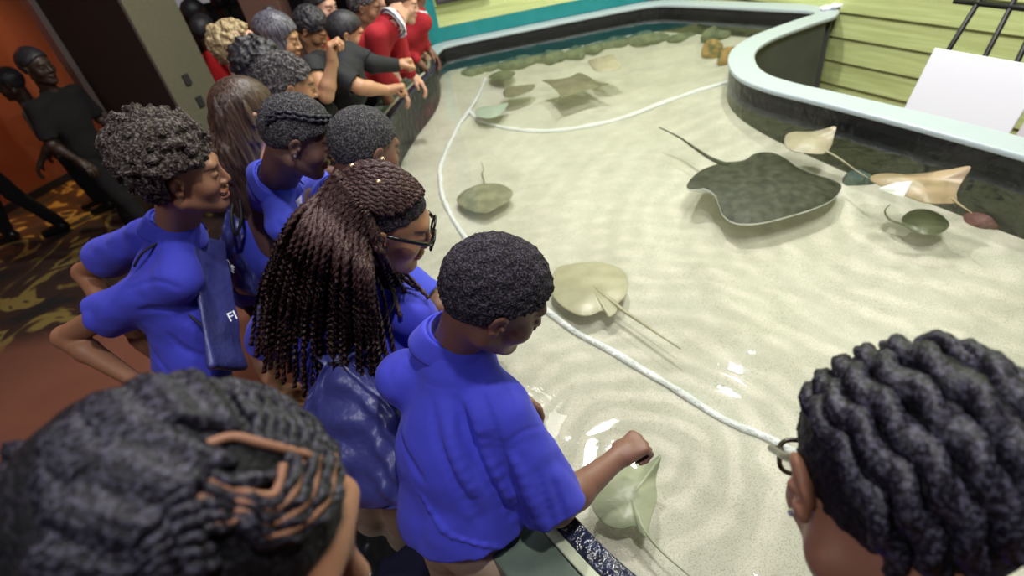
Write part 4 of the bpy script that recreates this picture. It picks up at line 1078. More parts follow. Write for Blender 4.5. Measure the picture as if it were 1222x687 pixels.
# ------------------------------------------------------------------ rays
def ray_fish(label, outline, z, top, belly, th=.03, tail=None, tail_r=.006, grp=None, eyes=None, spine=None, n=6, edge=0):
    """outline: (x, y[, dz]) around the disc edge; a thick soft disc with a pale belly, tail grown from the rear"""
    O = catmull([np.append(at(p[0], p[1], z + (p[2] if len(p) > 2 else 0)), 0)[:3] for p in outline], n, closed=True)
    c = O.mean(0); m = len(O); R = 9; V = []; F = []; mi = []
    rad = np.linalg.norm(O - c, axis=1)
    for sgn in (1, -1):
        for j in range(R + 1):
            s = math.sin((j / R) * math.pi / 2)
            for i in range(m):
                p = c + (O[i] - c) * s; h = th * (.62 if sgn > 0 else .30) * max(0, 1 - s ** 1.7) ** .85
                p = p + np.array([0, 0, sgn * (h + .0012 + edge)]) + np.array([0, 0, (O[i][2] - c[2]) * (s ** 2.4 - s)])
                V.append(p)
    for sg in (0, 1):
        b = sg * (R + 1) * m
        for j in range(R):
            for i in range(m):
                k = (i + 1) % m; q = (b + j * m + i, b + j * m + k, b + (j + 1) * m + k, b + (j + 1) * m + i)
                F.append(q if sg == 0 else q[::-1]); mi.append(sg)
    e0, e1 = R * m, (R + 1) * m + R * m
    for i in range(m): k = (i + 1) % m; F.append((e0 + i, e0 + k, e1 + k, e1 + i)); mi.append(1 if edge else 0)
    nv = len(V)
    if tail is not None:
        T = catmull([at(p[0], p[1], z + (p[2] if len(p) > 2 else 0)) for p in tail], 8); tb = MB()
        L = len(T); tb.tube(T, [tail_r * (1 - .85 * i / (L - 1)) + .0008 for i in range(L)], 8)
        V += list(tb.V); F += [tuple(i + nv for i in f) for f in tb.F]; mi += [0] * len(tb.F)
    o = mk('stingray', V, F, top, None, True); o.data.materials.append(belly)
    o.data.polygons.foreach_set('material_index', mi)
    bm = bmesh.new(); bm.from_mesh(o.data); bmesh.ops.remove_doubles(bm, verts=bm.verts, dist=.0004); bmesh.ops.recalc_face_normals(bm, faces=bm.faces); bm.to_mesh(o.data); bm.free()
    o.data.polygons.foreach_set('use_smooth', [True] * len(o.data.polygons))
    if eyes:
        for (x, y) in eyes:
            e = MB(); b2 = bmesh.new(); bmesh.ops.create_icosphere(b2, subdivisions=2, radius=.007); p = at(x, y, z + th * .45)
            e.add([np.array(v.co) * [1.2, 1, .8] + p for v in b2.verts], [[v.index for v in f.verts] for f in b2.faces]); b2.free()
            eo = e.build('eye', M_frame, o, smooth=True)
    return tag(o, label, 'stingray', grp)
M_belly = mat('white_belly', (.75, .76, .74), .45)
def rmat(name, c, c2, sc=12, ct=.15, rough=.35): return mat(name, c, rough, var=(sc, c2, ct), bump=(40, .4, .004))
R_dark = rmat('dark_ray_skin', (.006, .007, .006), (.042, .042, .033), 30, .10, .55)
R_olive = rmat('olive_ray_skin', (.17, .165, .105), (.27, .26, .17), 16, .12)
R_brown = rmat('brown_ray_skin', (.16, .14, .095), (.21, .19, .13), 14)
R_pale = rmat('pale_ray_skin', (.36, .33, .215), (.47, .44, .31), 10, .18)
R_green = rmat('pale_green_ray_skin', (.33, .36, .24), (.42, .44, .30), 9, .15)
R_tan = rmat('tan_ray_skin', (.33, .235, .145), (.41, .31, .20), 16, .2)
R_sand = rmat('sandy_ray_skin', (.40, .34, .25), (.48, .42, .32), 14, .2)
R_moss = rmat('moss_ray_skin', (.11, .13, .075), (.17, .18, .11), 14, .15)
q = lambda x, y, *r: (780 + x / 2.29, y / 2.29, *r)
ray_fish('large dark grey stingray with a long raised tail in the middle of the tank',
         [q(90, 512, .05), q(104, 488, .04), q(135, 464, .01), q(190, 446), q(245, 440), q(278, 421), q(320, 418), q(355, 432), q(395, 460), q(435, 477), q(480, 490, -.01), q(513, 510, -.02), q(490, 545), q(440, 570),
          q(370, 592), q(295, 610), q(230, 612), q(192, 592), q(178, 560, .015), q(165, 532, .035), q(135, 516, .05), q(105, 520, .052)], .70, R_dark, M_belly, .055,
         [q(205, 452, .02), q(160, 435, .02), q(120, 410, .03), q(70, 375, .045), q(15, 348, .06)], .011, None, edge=.0025)
for (x, y) in ((790, 153),): pass
ray_fish('small round olive ray with a thin upright tail, left of the tank centre', [(545, 240), (552, 229), (566, 222), (580, 219), (598, 220), (612, 229), (606, 240), (594, 247), (580, 254), (560, 251)], .66, R_olive, M_belly, .03,
         [(579, 228, .01), (578, 218), (575, 208), (577, 202), (574, 193)], .006)
ray_fish('pale mottled ray just right of the front boy, its tail pointing right', [(657, 338), (661, 325), (672, 317), (700, 313), (722, 314), (742, 322), (750, 338), (746, 353), (738, 362), (736, 372), (727, 378), (719, 371), (705, 376), (690, 376), (672, 366), (660, 353)], .67, R_pale, M_belly, .032,
         [(700, 336, .008), (715, 348, .012), (728, 358, .008), (745, 371), (766, 385), (788, 400), (812, 416)], .012, None, None)
ray_fish('pale green kite shaped ray under the reaching fist', [(789, 543, .03), (783, 570), (784, 595), (778, 615), (775, 628), (772, 641), (764, 636), (757, 628), (740, 631), (722, 625), (710, 612), (706, 598), (712, 582), (728, 565), (750, 556), (772, 553)], .70, R_green, M_belly, .03,
         [(752, 600, .006), (764, 624, .008), (776, 642), (792, 660), (810, 676), (835, 697)], .0045)
ray_fish('pale tan ray flapping at the surface beside the black lining', [(937, 163), (945, 158), (962, 158), (980, 155, .03), (997, 151, .06), (995, 163, .03), (992, 174), (984, 183), (964, 183), (945, 180), (937, 173)], .80, R_sand, M_belly, .03,
         [(985, 180, .01), (1000, 188), (1020, 202), (1036, 212)], .004)
bigtan = ray_fish('tan ray with a white upturned wing flapping at the surface near the right wall', [(1038, 214), (1046, 208), (1062, 210), (1080, 209, .01), (1108, 206, .03), (1135, 202, .06), (1158, 199, .09), (1150, 214, .05), (1142, 229, .02), (1141, 241), (1124, 243), (1104, 242), (1086, 236), (1070, 229), (1052, 222)], .81, R_tan, M_belly, .035,
         [(1135, 236, .01), (1148, 246), (1160, 254)], .004)
s = SDF(); a_, b_, c_ = at(1049, 224, .85), at(1088, 216, .875), at(1078, 233, .84)
V = [a_, (a_ + b_) / 2 + [0, 0, .008], b_, (b_ + c_) / 2, c_, (a_ + c_) / 2 - [0, 0, .004]]; V2 = [v - np.array([.0, .004, .006]) for v in V]
mk('wing', V + V2, [(0, 1, 2, 3, 4, 5), (11, 10, 9, 8, 7, 6)] + [(i, 6 + i, 6 + (i + 1) % 6, (i + 1) % 6) for i in range(6)], M_belly, bigtan, False)
ray_fish('dark mossy ray resting on the sand below the tan ray with the white wing', [(1076, 262), (1086, 252), (1104, 250), (1122, 256), (1133, 268), (1122, 278), (1104, 280), (1086, 274)], .69, R_moss, M_belly, .05, [(1080, 268), (1062, 262), (1056, 252), (1062, 244)], .005)
ray_fish('olive brown square shaped ray gliding near the far end of the tank', [(647, 96, .02), (662, 95), (680, 92), (690, 87), (700, 90), (712, 97), (727, 100, .02), (712, 104), (690, 110), (672, 116), (664, 108), (656, 101)], .74, R_brown, M_belly, .03, [(672, 112), (664, 120), (660, 130)], .003)
ray_fish('pale ray breaking the surface near the far wall', [(702, 73), (714, 70), (731, 65, .05), (736, 73, .03), (741, 80), (728, 84), (712, 85), (706, 80)], .79, R_sand, M_belly, .05)
ray_fish('small brown ray beside the long white rope near the far wall', [(600, 111), (606, 104), (620, 102), (638, 101), (634, 108), (622, 113), (606, 117)], .70, R_brown, M_belly, .02)
ray_fish('thin greenish ray farthest along the long white rope', [(583, 92), (592, 86), (604, 84), (615, 87), (608, 93), (594, 95)], .70, R_moss, M_belly, .02)
ray_fish('pale whitish green ray where the two white ropes meet', [(567, 132), (577, 127), (592, 126), (606, 123), (602, 131), (596, 137), (584, 141), (571, 139)], .68, mat('whitish_green_skin', (.42, .50, .40), .5), M_belly, .025)

# ------------------------------------------------------------------ foreground heads
def braid_rows(par, rows, c, M, r, m, rad=.008, name='braids', up=.004, n=10, twist=20, lobe=.22):
    for pts in rows:
        tb = MB(); rr_ = rad
        if isinstance(pts, tuple): pts, rr_ = pts
        P = catmull([hit(x, y, c, M, r, up) for (x, y) in pts], 10)
        tb.tube(P, [rr_ * min(1, .35 + i * .12, .35 + (len(P) - 1 - i) * .12) for i in range(len(P))], n, twist=twist, lobe=lobe)
        tb.build(name, m, par, smooth=True)
M_scalp = H_braid
LH = at(250, 636, 1.65)
lh = basic(LH, (.86, -.12, -.50), (.33, .155, .09), None, M_blue, az=5, lean=.02, drop=.19, hscale=1.12, res=.008, hres=.003, hem=-.06, collar=M_blue, trousers=M_khaki, neckr=.048, sw=.14,
           wrl=None)
lh['ell'] = lh['ell']; F_ = np.array([.9, .1, 0]); lh['wrl'] = lh['ell'] + F_ * .1 - [0, 0, .17]; lh['wrr'] = lh['elr'] + F_ * .1 - [0, 0, .17]
lh['neck'] = lh['neck'] + [-.03, -.03, 0]
for k_ in ('shl', 'shr', 'ell', 'elr', 'wrl', 'wrr', 'hip'): lh[k_] = np.asarray(lh[k_]) + [-.11, -.07, -.03]
lh['wrr'] = lh['elr'] + [0, 0, -.2]; lh['wrl'] = lh['ell'] + [0, 0, -.2]
LI = person('person', 'child with dark cornrow braids curling round the scalp, close at the lower left', lh)
ML = LI['Mh']; lc = LH + ML @ np.array([0, -.014, .026]) * 1.12; lr = np.array([.072, .092, .084]) * 1.12
rowsL = []
# curling rows above the temple: nested U shapes opening to the left
for k in range(5):
    a = 24 + k * 24; cx, cy = 292, 570
    pts_ = [(cx - 60 - k * 8, cy - 12 + k * 22), (cx - 20, cy + a * .42), (cx + 20 + k * 3, cy + a * .60), (cx + a * .72 + 10, cy + a * .28), (cx + a * .80 + 14, cy - 8 - k * 3), (cx + a * .72 + 8, cy - 24 - k * 6)]
    rowsL.append((pts_ if k else [(236, 562), (262, 572), (296, 576), (324, 568)], .0052))
# fan of thin rows over the top front
for k in range(8):
    x1 = 300 + k * 13; rowsL.append(([(x1 + 2, 536 + k * 4.0), (x1 + 4, 514 + k * 4), (x1 - 8, 492 + k * 2.5), (x1 - 40 + k * 2, 474), (x1 - 85, 468 - k)], .0052))
for k in range(7):
    rowsL.append(([(292 - k * 5, 522 - k * 8.5), (235 - k * 4, 503 - k * 6.5), (170 - k * 4, 518 - k * 6), (110 - k * 3, 565 - k * 8), (62 - k * 2, 630 - k * 9)], .0078))
# long thick rows sweeping down and back over the crown
for k in range(11):
    x0 = 262 - k * 9; y0 = 536 - k * 5
    rowsL.append(([(x0 + 18, y0 + 14), (x0 - 28, y0 + 30 + k * 2), (x0 - 75, y0 + 75 + k * 4), (x0 - 105, y0 + 130 + k * 4), (x0 - 120 + k * 2, y0 + 190)], .0085))
for k in range(6):
    rowsL.append(([(232 + k * 6, 575 + k * 17), (215 + k * 3, 600 + k * 15), (190 + k, 640 + k * 12), (175, 690 + k * 10)], .0080))
braid_rows(LI['root'], rowsL, lc, ML, lr, H_braid, up=.0050, lobe=.26)
hs_ = SDF(); hs_.u(xform(cap_prim(.0035, front=.052, temple=.012, nape=-.07, noise=(.0015, 130)), LH, ML, 1.12)); mesh_np('hair', [hs_.mesh(.003)], H_base, LI['root'])
M_part = mat('scalp_parting', (.27, .125, .078), .7)
for k in range(4):
    a_ = 36 + k * 24; cx, cy = 292, 570
    tb = MB(); P = catmull([hit(x, y, lc, ML, lr, .0066) for (x, y) in [(cx - 52 - k * 8, cy + 2 + k * 22), (cx - 12, cy + a_ * .44), (cx + 24 + k * 3, cy + a_ * .60), (cx + a_ * .72 + 8, cy + a_ * .28), (cx + a_ * .80 + 10, cy - 12 - k * 3)]], 8); tb.tube(P, .0030, 6); tb.build('parting', M_part, LI['root'], smooth=True)
tb = MB(); tb.tube(catmull([hit(x, y, lc, ML, lr, .0066) for (x, y) in ((246, 536), (275, 528), (310, 536), (350, 546), (372, 552))], 8), .0030, 6); tb.build('parting', M_part, LI['root'], smooth=True)
# braids hanging loose behind the head
fb = -np.array([ML[0, 1], ML[1, 1], 0]); fb = nrm(fb)
for k in range(17):
    t = k / 16; side = -1 + 2 * t
    p0 = lc + ML @ (np.array([side * .8, -.62, .45 - .5 * abs(side)]) * lr * 1.02)
    p1 = p0 + fb * (.045 + .02 * math.sin(k * 2.3)) + [0, 0, -.005]; p2 = p1 + fb * .022 + [0, 0, -.07]; p3 = p2 + fb * .004 + [0, 0, -.13 - .02 * math.sin(k * 1.7)]
    tb = MB(); tb.tube(catmull([p0 - fb * .02, p0, p1, p2, p3], 10), .0092, 8, twist=16, lobe=.25); tb.build('hanging_braid', H_braid, LI['root'], smooth=True)

RH = at(1071.4, 583.6, 1.50)
_f = np.array([.0944, .6725, -.7340]); _M = frame(_f, (0, 0, 1)); _ru = _M[:, 2] * math.cos(.18) + _M[:, 0] * math.sin(.18)
rh = basic(RH, (.0944, .6725, -.7340), (.36, .17, .10), None, M_blue, az=100, lean=.08, drop=.20, hscale=1.12, res=.008, hres=.003, collar=M_blue, trousers=M_khaki, neckr=.048, sw=.14, up=tuple(_ru))
rh['neck'] = RH + [.02, -.06, -.17]; 
for k_ in ('shl', 'shr', 'ell', 'elr', 'wrl', 'wrr', 'hip'): rh[k_] = np.asarray(rh[k_]) + [.03, -.10, -.02]
RI = person('person', 'child with thick dark braids and tortoiseshell glasses, close at the lower right', rh)
MR = RI['Mh']; rc_ = RH + MR @ np.array([0, -.014, .026]) * 1.12; rr2 = np.array([.074, .094, .086]) * 1.12
hs_ = SDF(); hs_.u(xform(cap_prim(.0045, front=.075, temple=.03, nape=-.07, noise=(.002, 150)), RH, MR, 1.12)); mesh_np('hair', [hs_.mesh(.0035)], H_base, RI['root'])
rowsR = [([(972, 462), (992, 500), (1030, 560), (1062, 630), (1080, 700)], .0115),
         ([(985, 448), (1015, 490), (1060, 545), (1095, 610), (1120, 690)], .0125), ([(1005, 434), (1040, 470), (1090, 525), (1135, 595), (1160, 680)], .0125),
         ([(1030, 424), (1070, 455), (1125, 505), (1172, 575), (1200, 660)], .0125), ([(1058, 417), (1105, 440), (1160, 485), (1205, 550), (1232, 620)], .0125),
         ([(1090, 412), (1140, 428), (1192, 465), (1232, 520), (1255, 570)], .0125), ([(1128, 410), (1178, 420), (1222, 448), (1258, 490)], .0125), ([(1165, 412), (1210, 420), (1250, 440)], .012)]
braid_rows(RI['root'], rowsR, rc_, MR, rr2, H_braid, up=.008, twist=11, lobe=.28, n=12)
glasses(RI['root'], RH, MR, 1.12, M_frame2, w=.023, h=.017); stud(RI['root'], RH, MR, 1.12, -1, M_stud)

# ------------------------------------------------------------------ the other blue shirts
ph = at(357, 163, 1.5)
pl = basic(ph, (.80, .10, -.55), (.15, .078, .064), dict(prim=cap_prim(.010, front=.066, temple=.030, nape=-.05, noise=(.003, 190)), mat=H_buzz, res=.0035), M_blue2, az=20, lean=.10, res=.005, hres=.003, collar=M_blue2, seed=21,
           neck=at(328, 214, 1.355), shl=at(306, 196, 1.26), shr=at(342, 268, 1.25), hip=at(300, 330, .88), bulk=1.1, slv=.8, slr=.066)
pl['elr'] = at(392, 300, 1.04); pl['wrr'] = at(430, 270, 1.02); pl['ell'] = at(360, 200, 1.05); pl['wrl'] = at(420, 210, 1.0)
pl['folds'] = [([(330, 262), (345, 285), (360, 300)], .008), ([(300, 225), (310, 265), (318, 300)], .007), ([(352, 250), (340, 275), (336, 300)], .006)]
PI_ = person('person', 'child with a plait across short hair, in a bright blue polo shirt', pl)
Mp = PI_['Mh']; pc = ph + Mp @ np.array([0, -.014, .026]) * .95; pr_ = np.array([.082, .102, .094]) * .95
for dy in (0, 5):
    tb = MB(); tb.tube(catmull([hit(x, y + dy, pc, Mp, pr_, .003) for x, y in ((318, 143), (328, 136), (342, 134), (360, 137), (378, 140), (394, 140))], 10), .0058, 8, twist=22, lobe=.3); tb.build('plait', H_braid, PI_['root'], smooth=True)
stud(PI_['root'], ph, Mp, .95, 1, M_stud)

bz = at(437, 178, 1.45)
bzd = basic(bz, (.75, .55, -.45), S_dark, cap(H_buzz, .009, front=.065, temple=.028, nape=-.055, noise=(.002, 240)), M_blue2, az=40, lean=.08, hres=.003, res=.006, collar=M_blue2, seed=31, eyes=False,
            neck=at(405, 232, 1.30), shl=at(372, 215, 1.24), shr=at(425, 290, 1.21), hip=at(395, 330, .86))
person('person', 'boy with close cropped hair whose face is turned away, behind the long twists', bzd)
k9 = at(344, 103, 1.5)
k9d = basic(k9, (.90, .35, -.35), S_warm, cap(H_grey, .012, front=.065, temple=.028, nape=-.05, noise=(.005, 120)), M_blue2, az=30, lean=.06, hres=.0035, res=.006, collar=M_blue2, seed=37,
            neck=at(322, 150, 1.34), shl=at(305, 140, 1.27), shr=at(318, 188, 1.26), hip=at(305, 235, .88))
k9d['elr'] = at(372, 190, 1.05); k9d['wrr'] = at(410, 160, .99); k9d['ell'] = at(350, 125, 1.12); k9d['wrl'] = at(418, 140, 1.02); k9d['hdl'] = (.9, .4, -.1); k9d['hnl'] = (0, 0, 1); k9d['slv'] = .6
person('person', 'boy with grey flecked curls standing behind the child with the plait', k9d)

# ------------------------------------------------------------------ further children along the rim
lgh = at(296, 136, 1.5)
lg = basic(lgh, (.75, .5, -.3), S_light, cap(H_brown, .012, noise=None), M_white, az=35, lean=.03, sw=.13)
LG = person('person', 'child with long brown hair down the back and a pale patterned top', lg)
s = SDF(); b_ = lgh + LG['Mh'] @ np.array([0, -.03, .01]) * .95
s.u(rcone(b_, b_ + [-.06, -.045, -.13], .082, .070), .05); s.u(rcone(b_ + [-.06, -.045, -.13], b_ + [-.09, -.07, -.30], .070, .045), .04)
s.disp(lambda P: vnoise(P * np.array([1, 1, .15]), 75) * .010 + vnoise(P * np.array([1, 1, .2]), 30) * .008); mesh_np('long_hair', [s.mesh(.0045)], H_brown, LG['root'])
cu = basic(at(312, 82, 1.5), (.8, .45, -.3), S_mid, cap(H_black, .016, temple=.02, nape=-.07, noise=(.012, 60)), M_darktr, az=30)
person('person', 'child with tousled black curls between the brown hair and the blond boy', cu)
bl_ = basic(at(284, 56, 1.55), (.93, .25, .12), S_light, dict(prim=cap_prim(.013, front=.06, temple=.03, nape=-.05, noise=(.011, 55)), mat=H_blond, res=.004), M_red, az=20, lean=.02, sw=.135, hres=.004, slv=.05, brow=(.25, .14, .07), collar=M_white, seed=41)
BL = person('person', 'blond boy in a red vest over a white shirt, looking up', bl_)
for nm in ('l', 'r'):
    s = SDF(); s.u(rcone(bl_['sh' + nm], bl_['el' + nm], .052, .048)); s.disp(cloth_disp(4, .006)); mesh_np('sleeve', [s.mesh(.006)], M_white, BL['root'])
# white and red curved lettering-like band on the sleeve is a strap
tb = MB(); p_ = at(268, 122, 1.30); tb.tube([p_ + [-.03, .02, .06], p_ + [.0, -.03, .01], p_ + [.06, -.03, -.03]], .006, 6); tb.build('strap', M_cord, BL['root'], smooth=True)
bu = basic(at(332, 46, 1.52), (.92, .0, -.35), S_tan, cap(H_silver, .016, front=.06, temple=.0, nape=-.085, noise=None), M_darktr, az=15, seed=43)
BU = person('person', 'child with shiny grey black hair and a small topknot, facing the tank', bu)
s = SDF(); s.u(ell(at(322, 14, 1.60), (.032, .032, .026))); s.disp(lambda P: vnoise(P, 60) * .006); mesh_np('topknot', [s.mesh(.005)], H_black, BU['root'])
s = SDF(); s.u(rcone(bu['head'] + [-.02, 0, .0], bu['head'] + [-.05, -.02, -.12], .085, .07)); s.disp(lambda P: vnoise(P * np.array([1, 1, .2]), 60) * .006); mesh_np('long_hair', [s.mesh(.005)], H_silver, BU['root'])

bk_ = basic(at(373, 34, 1.42), (.70, -.25, -.62), S_tan, cap(H_black, .017, front=.055, temple=.015, nape=-.07, noise=(.006, 70)), M_blackt, az=10, lean=.06, sw=.15, seed=47)
bk_['shr'] = ad(372, 78, 2.9); bk_['elr'] = ad(389, 114, 2.74); bk_['wrr'] = ad(397, 74, 2.72); bk_['hdr'] = (.15, .15, .95); bk_['hnr'] = (-.9, -.2, .1); bk_['hkr'] = dict(curl=(1.1, 1.3, .9)); bk_['slv'] = .45
BK = person('person', 'child in a black top with one fist raised to the chin', bk_)
s = SDF(); mq = bk_['neck'] + [.09, -.045, -.17]; s.u(ell(mq, (.022, .05, .085), None)); s.disp(lambda P: vnoise(P, 40) * .006); mesh_np('chest_print', [s.mesh(.005)], mat('red_print', (.30, .03, .04), .7, var=(30, (.05, .01, .02), .1)), BK['root'])
bp_ = basic(at(414, 40, 1.40), (.95, .15, -.35), S_tan, cap(H_black, .013, front=.06, temple=.02, nape=-.06, noise=None), M_blackt, az=25, lean=.10, sw=.15, seed=49, slv=.95, collar=M_white, collar_size=.8,
            neck=at(405, 66, 1.26), shl=at(412, 64, 1.20), shr=at(402, 92, 1.19), hip=at(415, 148, .86))
bp_['shl'] = ad(416, 62, 3.0); bp_['ell'] = ad(444, 76, 2.98); bp_['wrl'] = ad(474, 78, 3.04); bp_['hdl'] = (.9, .25, .1); bp_['hnl'] = (-.1, .1, 1); bp_['hkl'] = dict(curl=(1.5, 1.6, 1.1))
bp_['shr'] = ad(404, 90, 2.84); bp_['elr'] = ad(430, 104, 2.80); bp_['wrr'] = ad(464, 108, 2.86); bp_['slv'] = .8; bp_['hdr'] = (.9, .15, .05); bp_['hnr'] = (-.1, .1, 1); bp_['hkr'] = dict(curl=(1.5, 1.6, 1.1))
BPI = person('person', 'dark haired boy in a black polo shirt holding two fists over the rim', bp_)
s = SDF(); sh_, eh_ = np.asarray(bp_['ell']), np.asarray(bp_['wrl']); s.u(rcone(bp_['shl'], bp_['ell'], .052, .046)); s.u(rcone(sh_, eh_ - nrm(eh_ - sh_) * .01, .046, .034), .01); mesh_np('long_sleeve', [s.mesh(.006)], M_blackt, BPI['root'])

r1 = basic(at(480, 4, 1.42), (.93, -.05, -.36), S_light, cap(mat('brown_hair', (.05, .028, .018), .6), .012, noise=None), M_red, az=5, lean=.03, sw=.14, seed=53, long=True, collar=M_white, brow=(.06, .03, .02))
r1.update(neck=ad(469, 25, 3.25), shr=ad(449, 42, 3.20), shl=ad(471, 28, 3.38), hip=ad(446, 108, 3.48))
_v = vis[vis[:, 1] > .3]; r1['hip'][0] = min(r1['hip'][0], np.interp(r1['hip'][1], _v[:, 1], _v[:, 0]) - .30)
r1['elr'] = ad(456, 86, 3.32); r1['wrr'] = ad(473, 102, 3.45); r1['ell'] = ad(478, 70, 3.45); r1['wrl'] = ad(492, 90, 3.56); r1['hdr'] = (.5, 0, -.8); r1['hdl'] = (.6, .0, -.75)
person('person', 'boy in a red jumper over a white collar, left of two in red', r1)
r2 = basic((-.24, 4.15, 1.44), (.85, .2, -.4), S_dark, cap(H_black, .010), M_red, az=20, lean=.02, sw=.14, seed=57, long=True, collar=M_white)
r2['elr'] = np.array([-.42, 4.0, 1.12]); r2['wrr'] = np.array([-.33, 4.0, .99]); r2['hdr'] = (.5, .1, -.8); r2['ell'] = np.array([-.30, 4.22, 1.14]); r2['wrl'] = np.array([-.25, 4.2, 1.0]); r2['hdl'] = (.5, 0, -.8)
person('person', 'child in a red jumper whose head is cut by the top edge', r2)
c1 = basic((-.40, 4.46, 1.46), (.8, -.3, -.3), S_light, cap(H_brown, .012, noise=None), M_cream, az=-10, lean=.02, sw=.12, seed=61, long=True)
c1['elr'] = np.array([-.36, 4.32, 1.14]); c1['wrr'] = np.array([-.31, 4.36, 1.0]); c1['ell'] = np.array([-.40, 4.62, 1.16]); c1['wrl'] = np.array([-.34, 4.52, 1.02]); c1['hdl'] = (.4, -.3, -.8); c1['hdr'] = (.3, -.4, -.7)
person('person', 'person in a cream long sleeved top standing at the far corner of the rim', c1)
g1 = basic(ad(436, 8, 3.75), (.8, -.1, -.3), S_mid, cap(H_grey, .012, noise=(.004, 120)), M_darktr, az=10, seed=63, arms='down')
person('person', 'child with greying short hair behind the boy in the black polo shirt', g1)
g2 = basic(ad(450, -4, 4.2), (.8, -.1, -.3), S_light, cap(H_black, .010, noise=None), M_darktr, az=10, seed=65, arms='down')
person('person', 'pale faced person half hidden at the top edge behind the greying hair', g2)
p8 = basic(at(384, 10, 1.50), (.75, -.4, -.2), S_light, cap(H_black, .012, noise=None), M_red, az=-10, seed=67, collar=M_white, arms='down')
p8['head'] = ad(384, 8, 3.9); d8 = p8['head'] - at(384, 10, 1.50)
for k_ in ('neck', 'shl', 'shr', 'ell', 'elr', 'wrl', 'wrr', 'hip'): p8[k_] = np.asarray(p8[k_]) + d8
person('person', 'pale faced child in a white collar and red top behind the raised fist', p8)
# ------------------------------------------------------------------ drawstring bags
def drawbag(label, top, bottom, side, out, halfw, th, m, seed=0, ruffle=.03):
    """flat nylon bag gathered at the top; side = width axis, out = towards the viewer"""
    top = np.asarray(top, float); bottom = np.asarray(bottom, float); d = nrm(bottom - top); L = np.linalg.norm(bottom - top)
    side = nrm(side - d * np.dot(side, d)); out = nrm(np.cross(side, d)) if np.dot(np.cross(side, d), out) > 0 else -nrm(np.cross(side, d))
    V = []; n = 48; R = 30
    for j in range(R + 1):
        t = j / R; w = halfw * (.20 + .80 * min(1, (max(t - .06, 0) / .34)) ** .75) if t > .06 else halfw * (.20 + .55 * (1 - t / .06))
        h = th * (.55 + .45 * math.sin(min(t * 1.5, 1) * math.pi * .62)) * (1 - .75 * max(0, (t - .8) / .2) ** 2)
        pl = max(0, 1 - t / .42)
        for i in range(n):
            a = 2 * math.pi * i / n; ca, sa = math.cos(a), math.sin(a); sx = math.copysign(abs(ca) ** .55, ca); sy = math.copysign(abs(sa) ** .8, sa)
            rp = 1 + .30 * pl * math.sin(a * 11 + seed); cr_ = .010 * math.sin(sx * 9 + t * 14 + seed) * math.sin(t * 9 + seed * 2 + sx * 4) * (1 - pl * .4) + .006 * math.sin(sx * 17 - t * 26)
            V.append(top + d * L * t + side * w * sx + out * (h * sy * rp + (cr_ if sa > 0 else 0)))
    F = [(j * n + i, j * n + (i + 1) % n, (j + 1) * n + (i + 1) % n, (j + 1) * n + i) for j in range(R) for i in range(n)] + [tuple(range(n))[::-1], tuple(R * n + i for i in range(n))]
    root = empty('drawstring_bag', bottom, label, 'bag')
    o = mk('bag_body', V, F, m, root, True); sb = o.modifiers.new('s', 'SUBSURF'); sb.levels = 1; sb.render_levels = 1
    P = [top + d * L * .06 + side * halfw * .24 * math.cos(a) + out * th * .75 * math.sin(a) for a in [2 * math.pi * i / 20 for i in range(21)]]
    b = MB(); b.tube(P, .0035, 6); b.build('drawstring', M_cord, root, smooth=True)
    return root, d, side, out
def cordpx(par, pts, r=.003, name='strap'):
    b = MB(); b.tube(catmull(pts, 8), r, 6); b.build(name, M_cord, par, smooth=True)
fg = GI['fw']; rg_ = GI['rt']; back_out = -fg
nearer = lambda p, k: p + nrm(np.array([0, 0, CAM_H]) - p) * k
T0 = nearer(at(407, 420, 1.145), .055); B0 = nearer(at(430, 606, .86), .06)
gb, gd, gs, go = drawbag('navy nylon drawstring bag hanging on the back of the girl with long twists', T0, B0, nrm(at(460, 520, .98) - at(380, 505, .98)), nrm(np.array([0, 0, CAM_H]) - T0), .135, .035, M_navy, 2)
cordpx(gb, [T0, at(380, 395, 1.20), at(355, 360, 1.27), at(385, 325, 1.33)]); cordpx(gb, [T0, at(440, 400, 1.21), at(470, 362, 1.27), at(455, 325, 1.33)])
M_print = mat('white_print', (.80, .82, .88), .6)
def letters(par, txt, p, u, v, size, m=M_print, name='printed_letters'):
    cu = bpy.data.curves.new(name, 'FONT'); cu.body = txt; cu.size = size; cu.extrude = .0006; cu.space_character = .95
    o = bpy.data.objects.new(name, cu); C.objects.link(o); u = nrm(u); n = nrm(np.cross(u, v)); v = np.cross(n, u)
    M = Matrix([[u[0], v[0], n[0], p[0]], [u[1], v[1], n[1], p[1]], [u[2], v[2], n[2], p[2]], [0, 0, 0, 1]])
    o.matrix_world = M; bpy.context.view_layer.update()
    dg = bpy.context.evaluated_depsgraph_get(); me = bpy.data.meshes.new_from_object(o.evaluated_get(dg)); me.transform(M)
    bpy.data.objects.remove(o); me.materials.clear(); return link(name, me, m, par, False)
letters(gb, 'S', nearer(at(406, 570, .92), .13), at(415, 567, .92) - at(406, 570, .92), -gd, .022)
pb_T = nearer(at(284, 234, 1.20), .16); pb_B = nearer(at(294, 352, .86), .20)
pb, pd, psd, pout = drawbag('navy drawstring bag with white print, hanging between the afro boy and the plaited child', pb_T, pb_B, nrm(at(312, 300, 1.0) - at(268, 292, 1.0)), nrm(np.array([0, 0, CAM_H]) - pb_T), .072, .04, M_navy, 5)
cordpx(pb, [pb_T, nearer(at(293, 222, 1.24), .12), at(293, 222, 1.26), at(312, 212, 1.30), at(335, 212, 1.31), at(352, 225, 1.28)], .003)
cordpx(pb, [nearer(at(*t_), .21) for t_ in ((279, 238, 1.20), (276, 258, 1.16), (281, 280, 1.12), (288, 262, 1.16), (286, 238, 1.21))], .006, 'cord_loop')
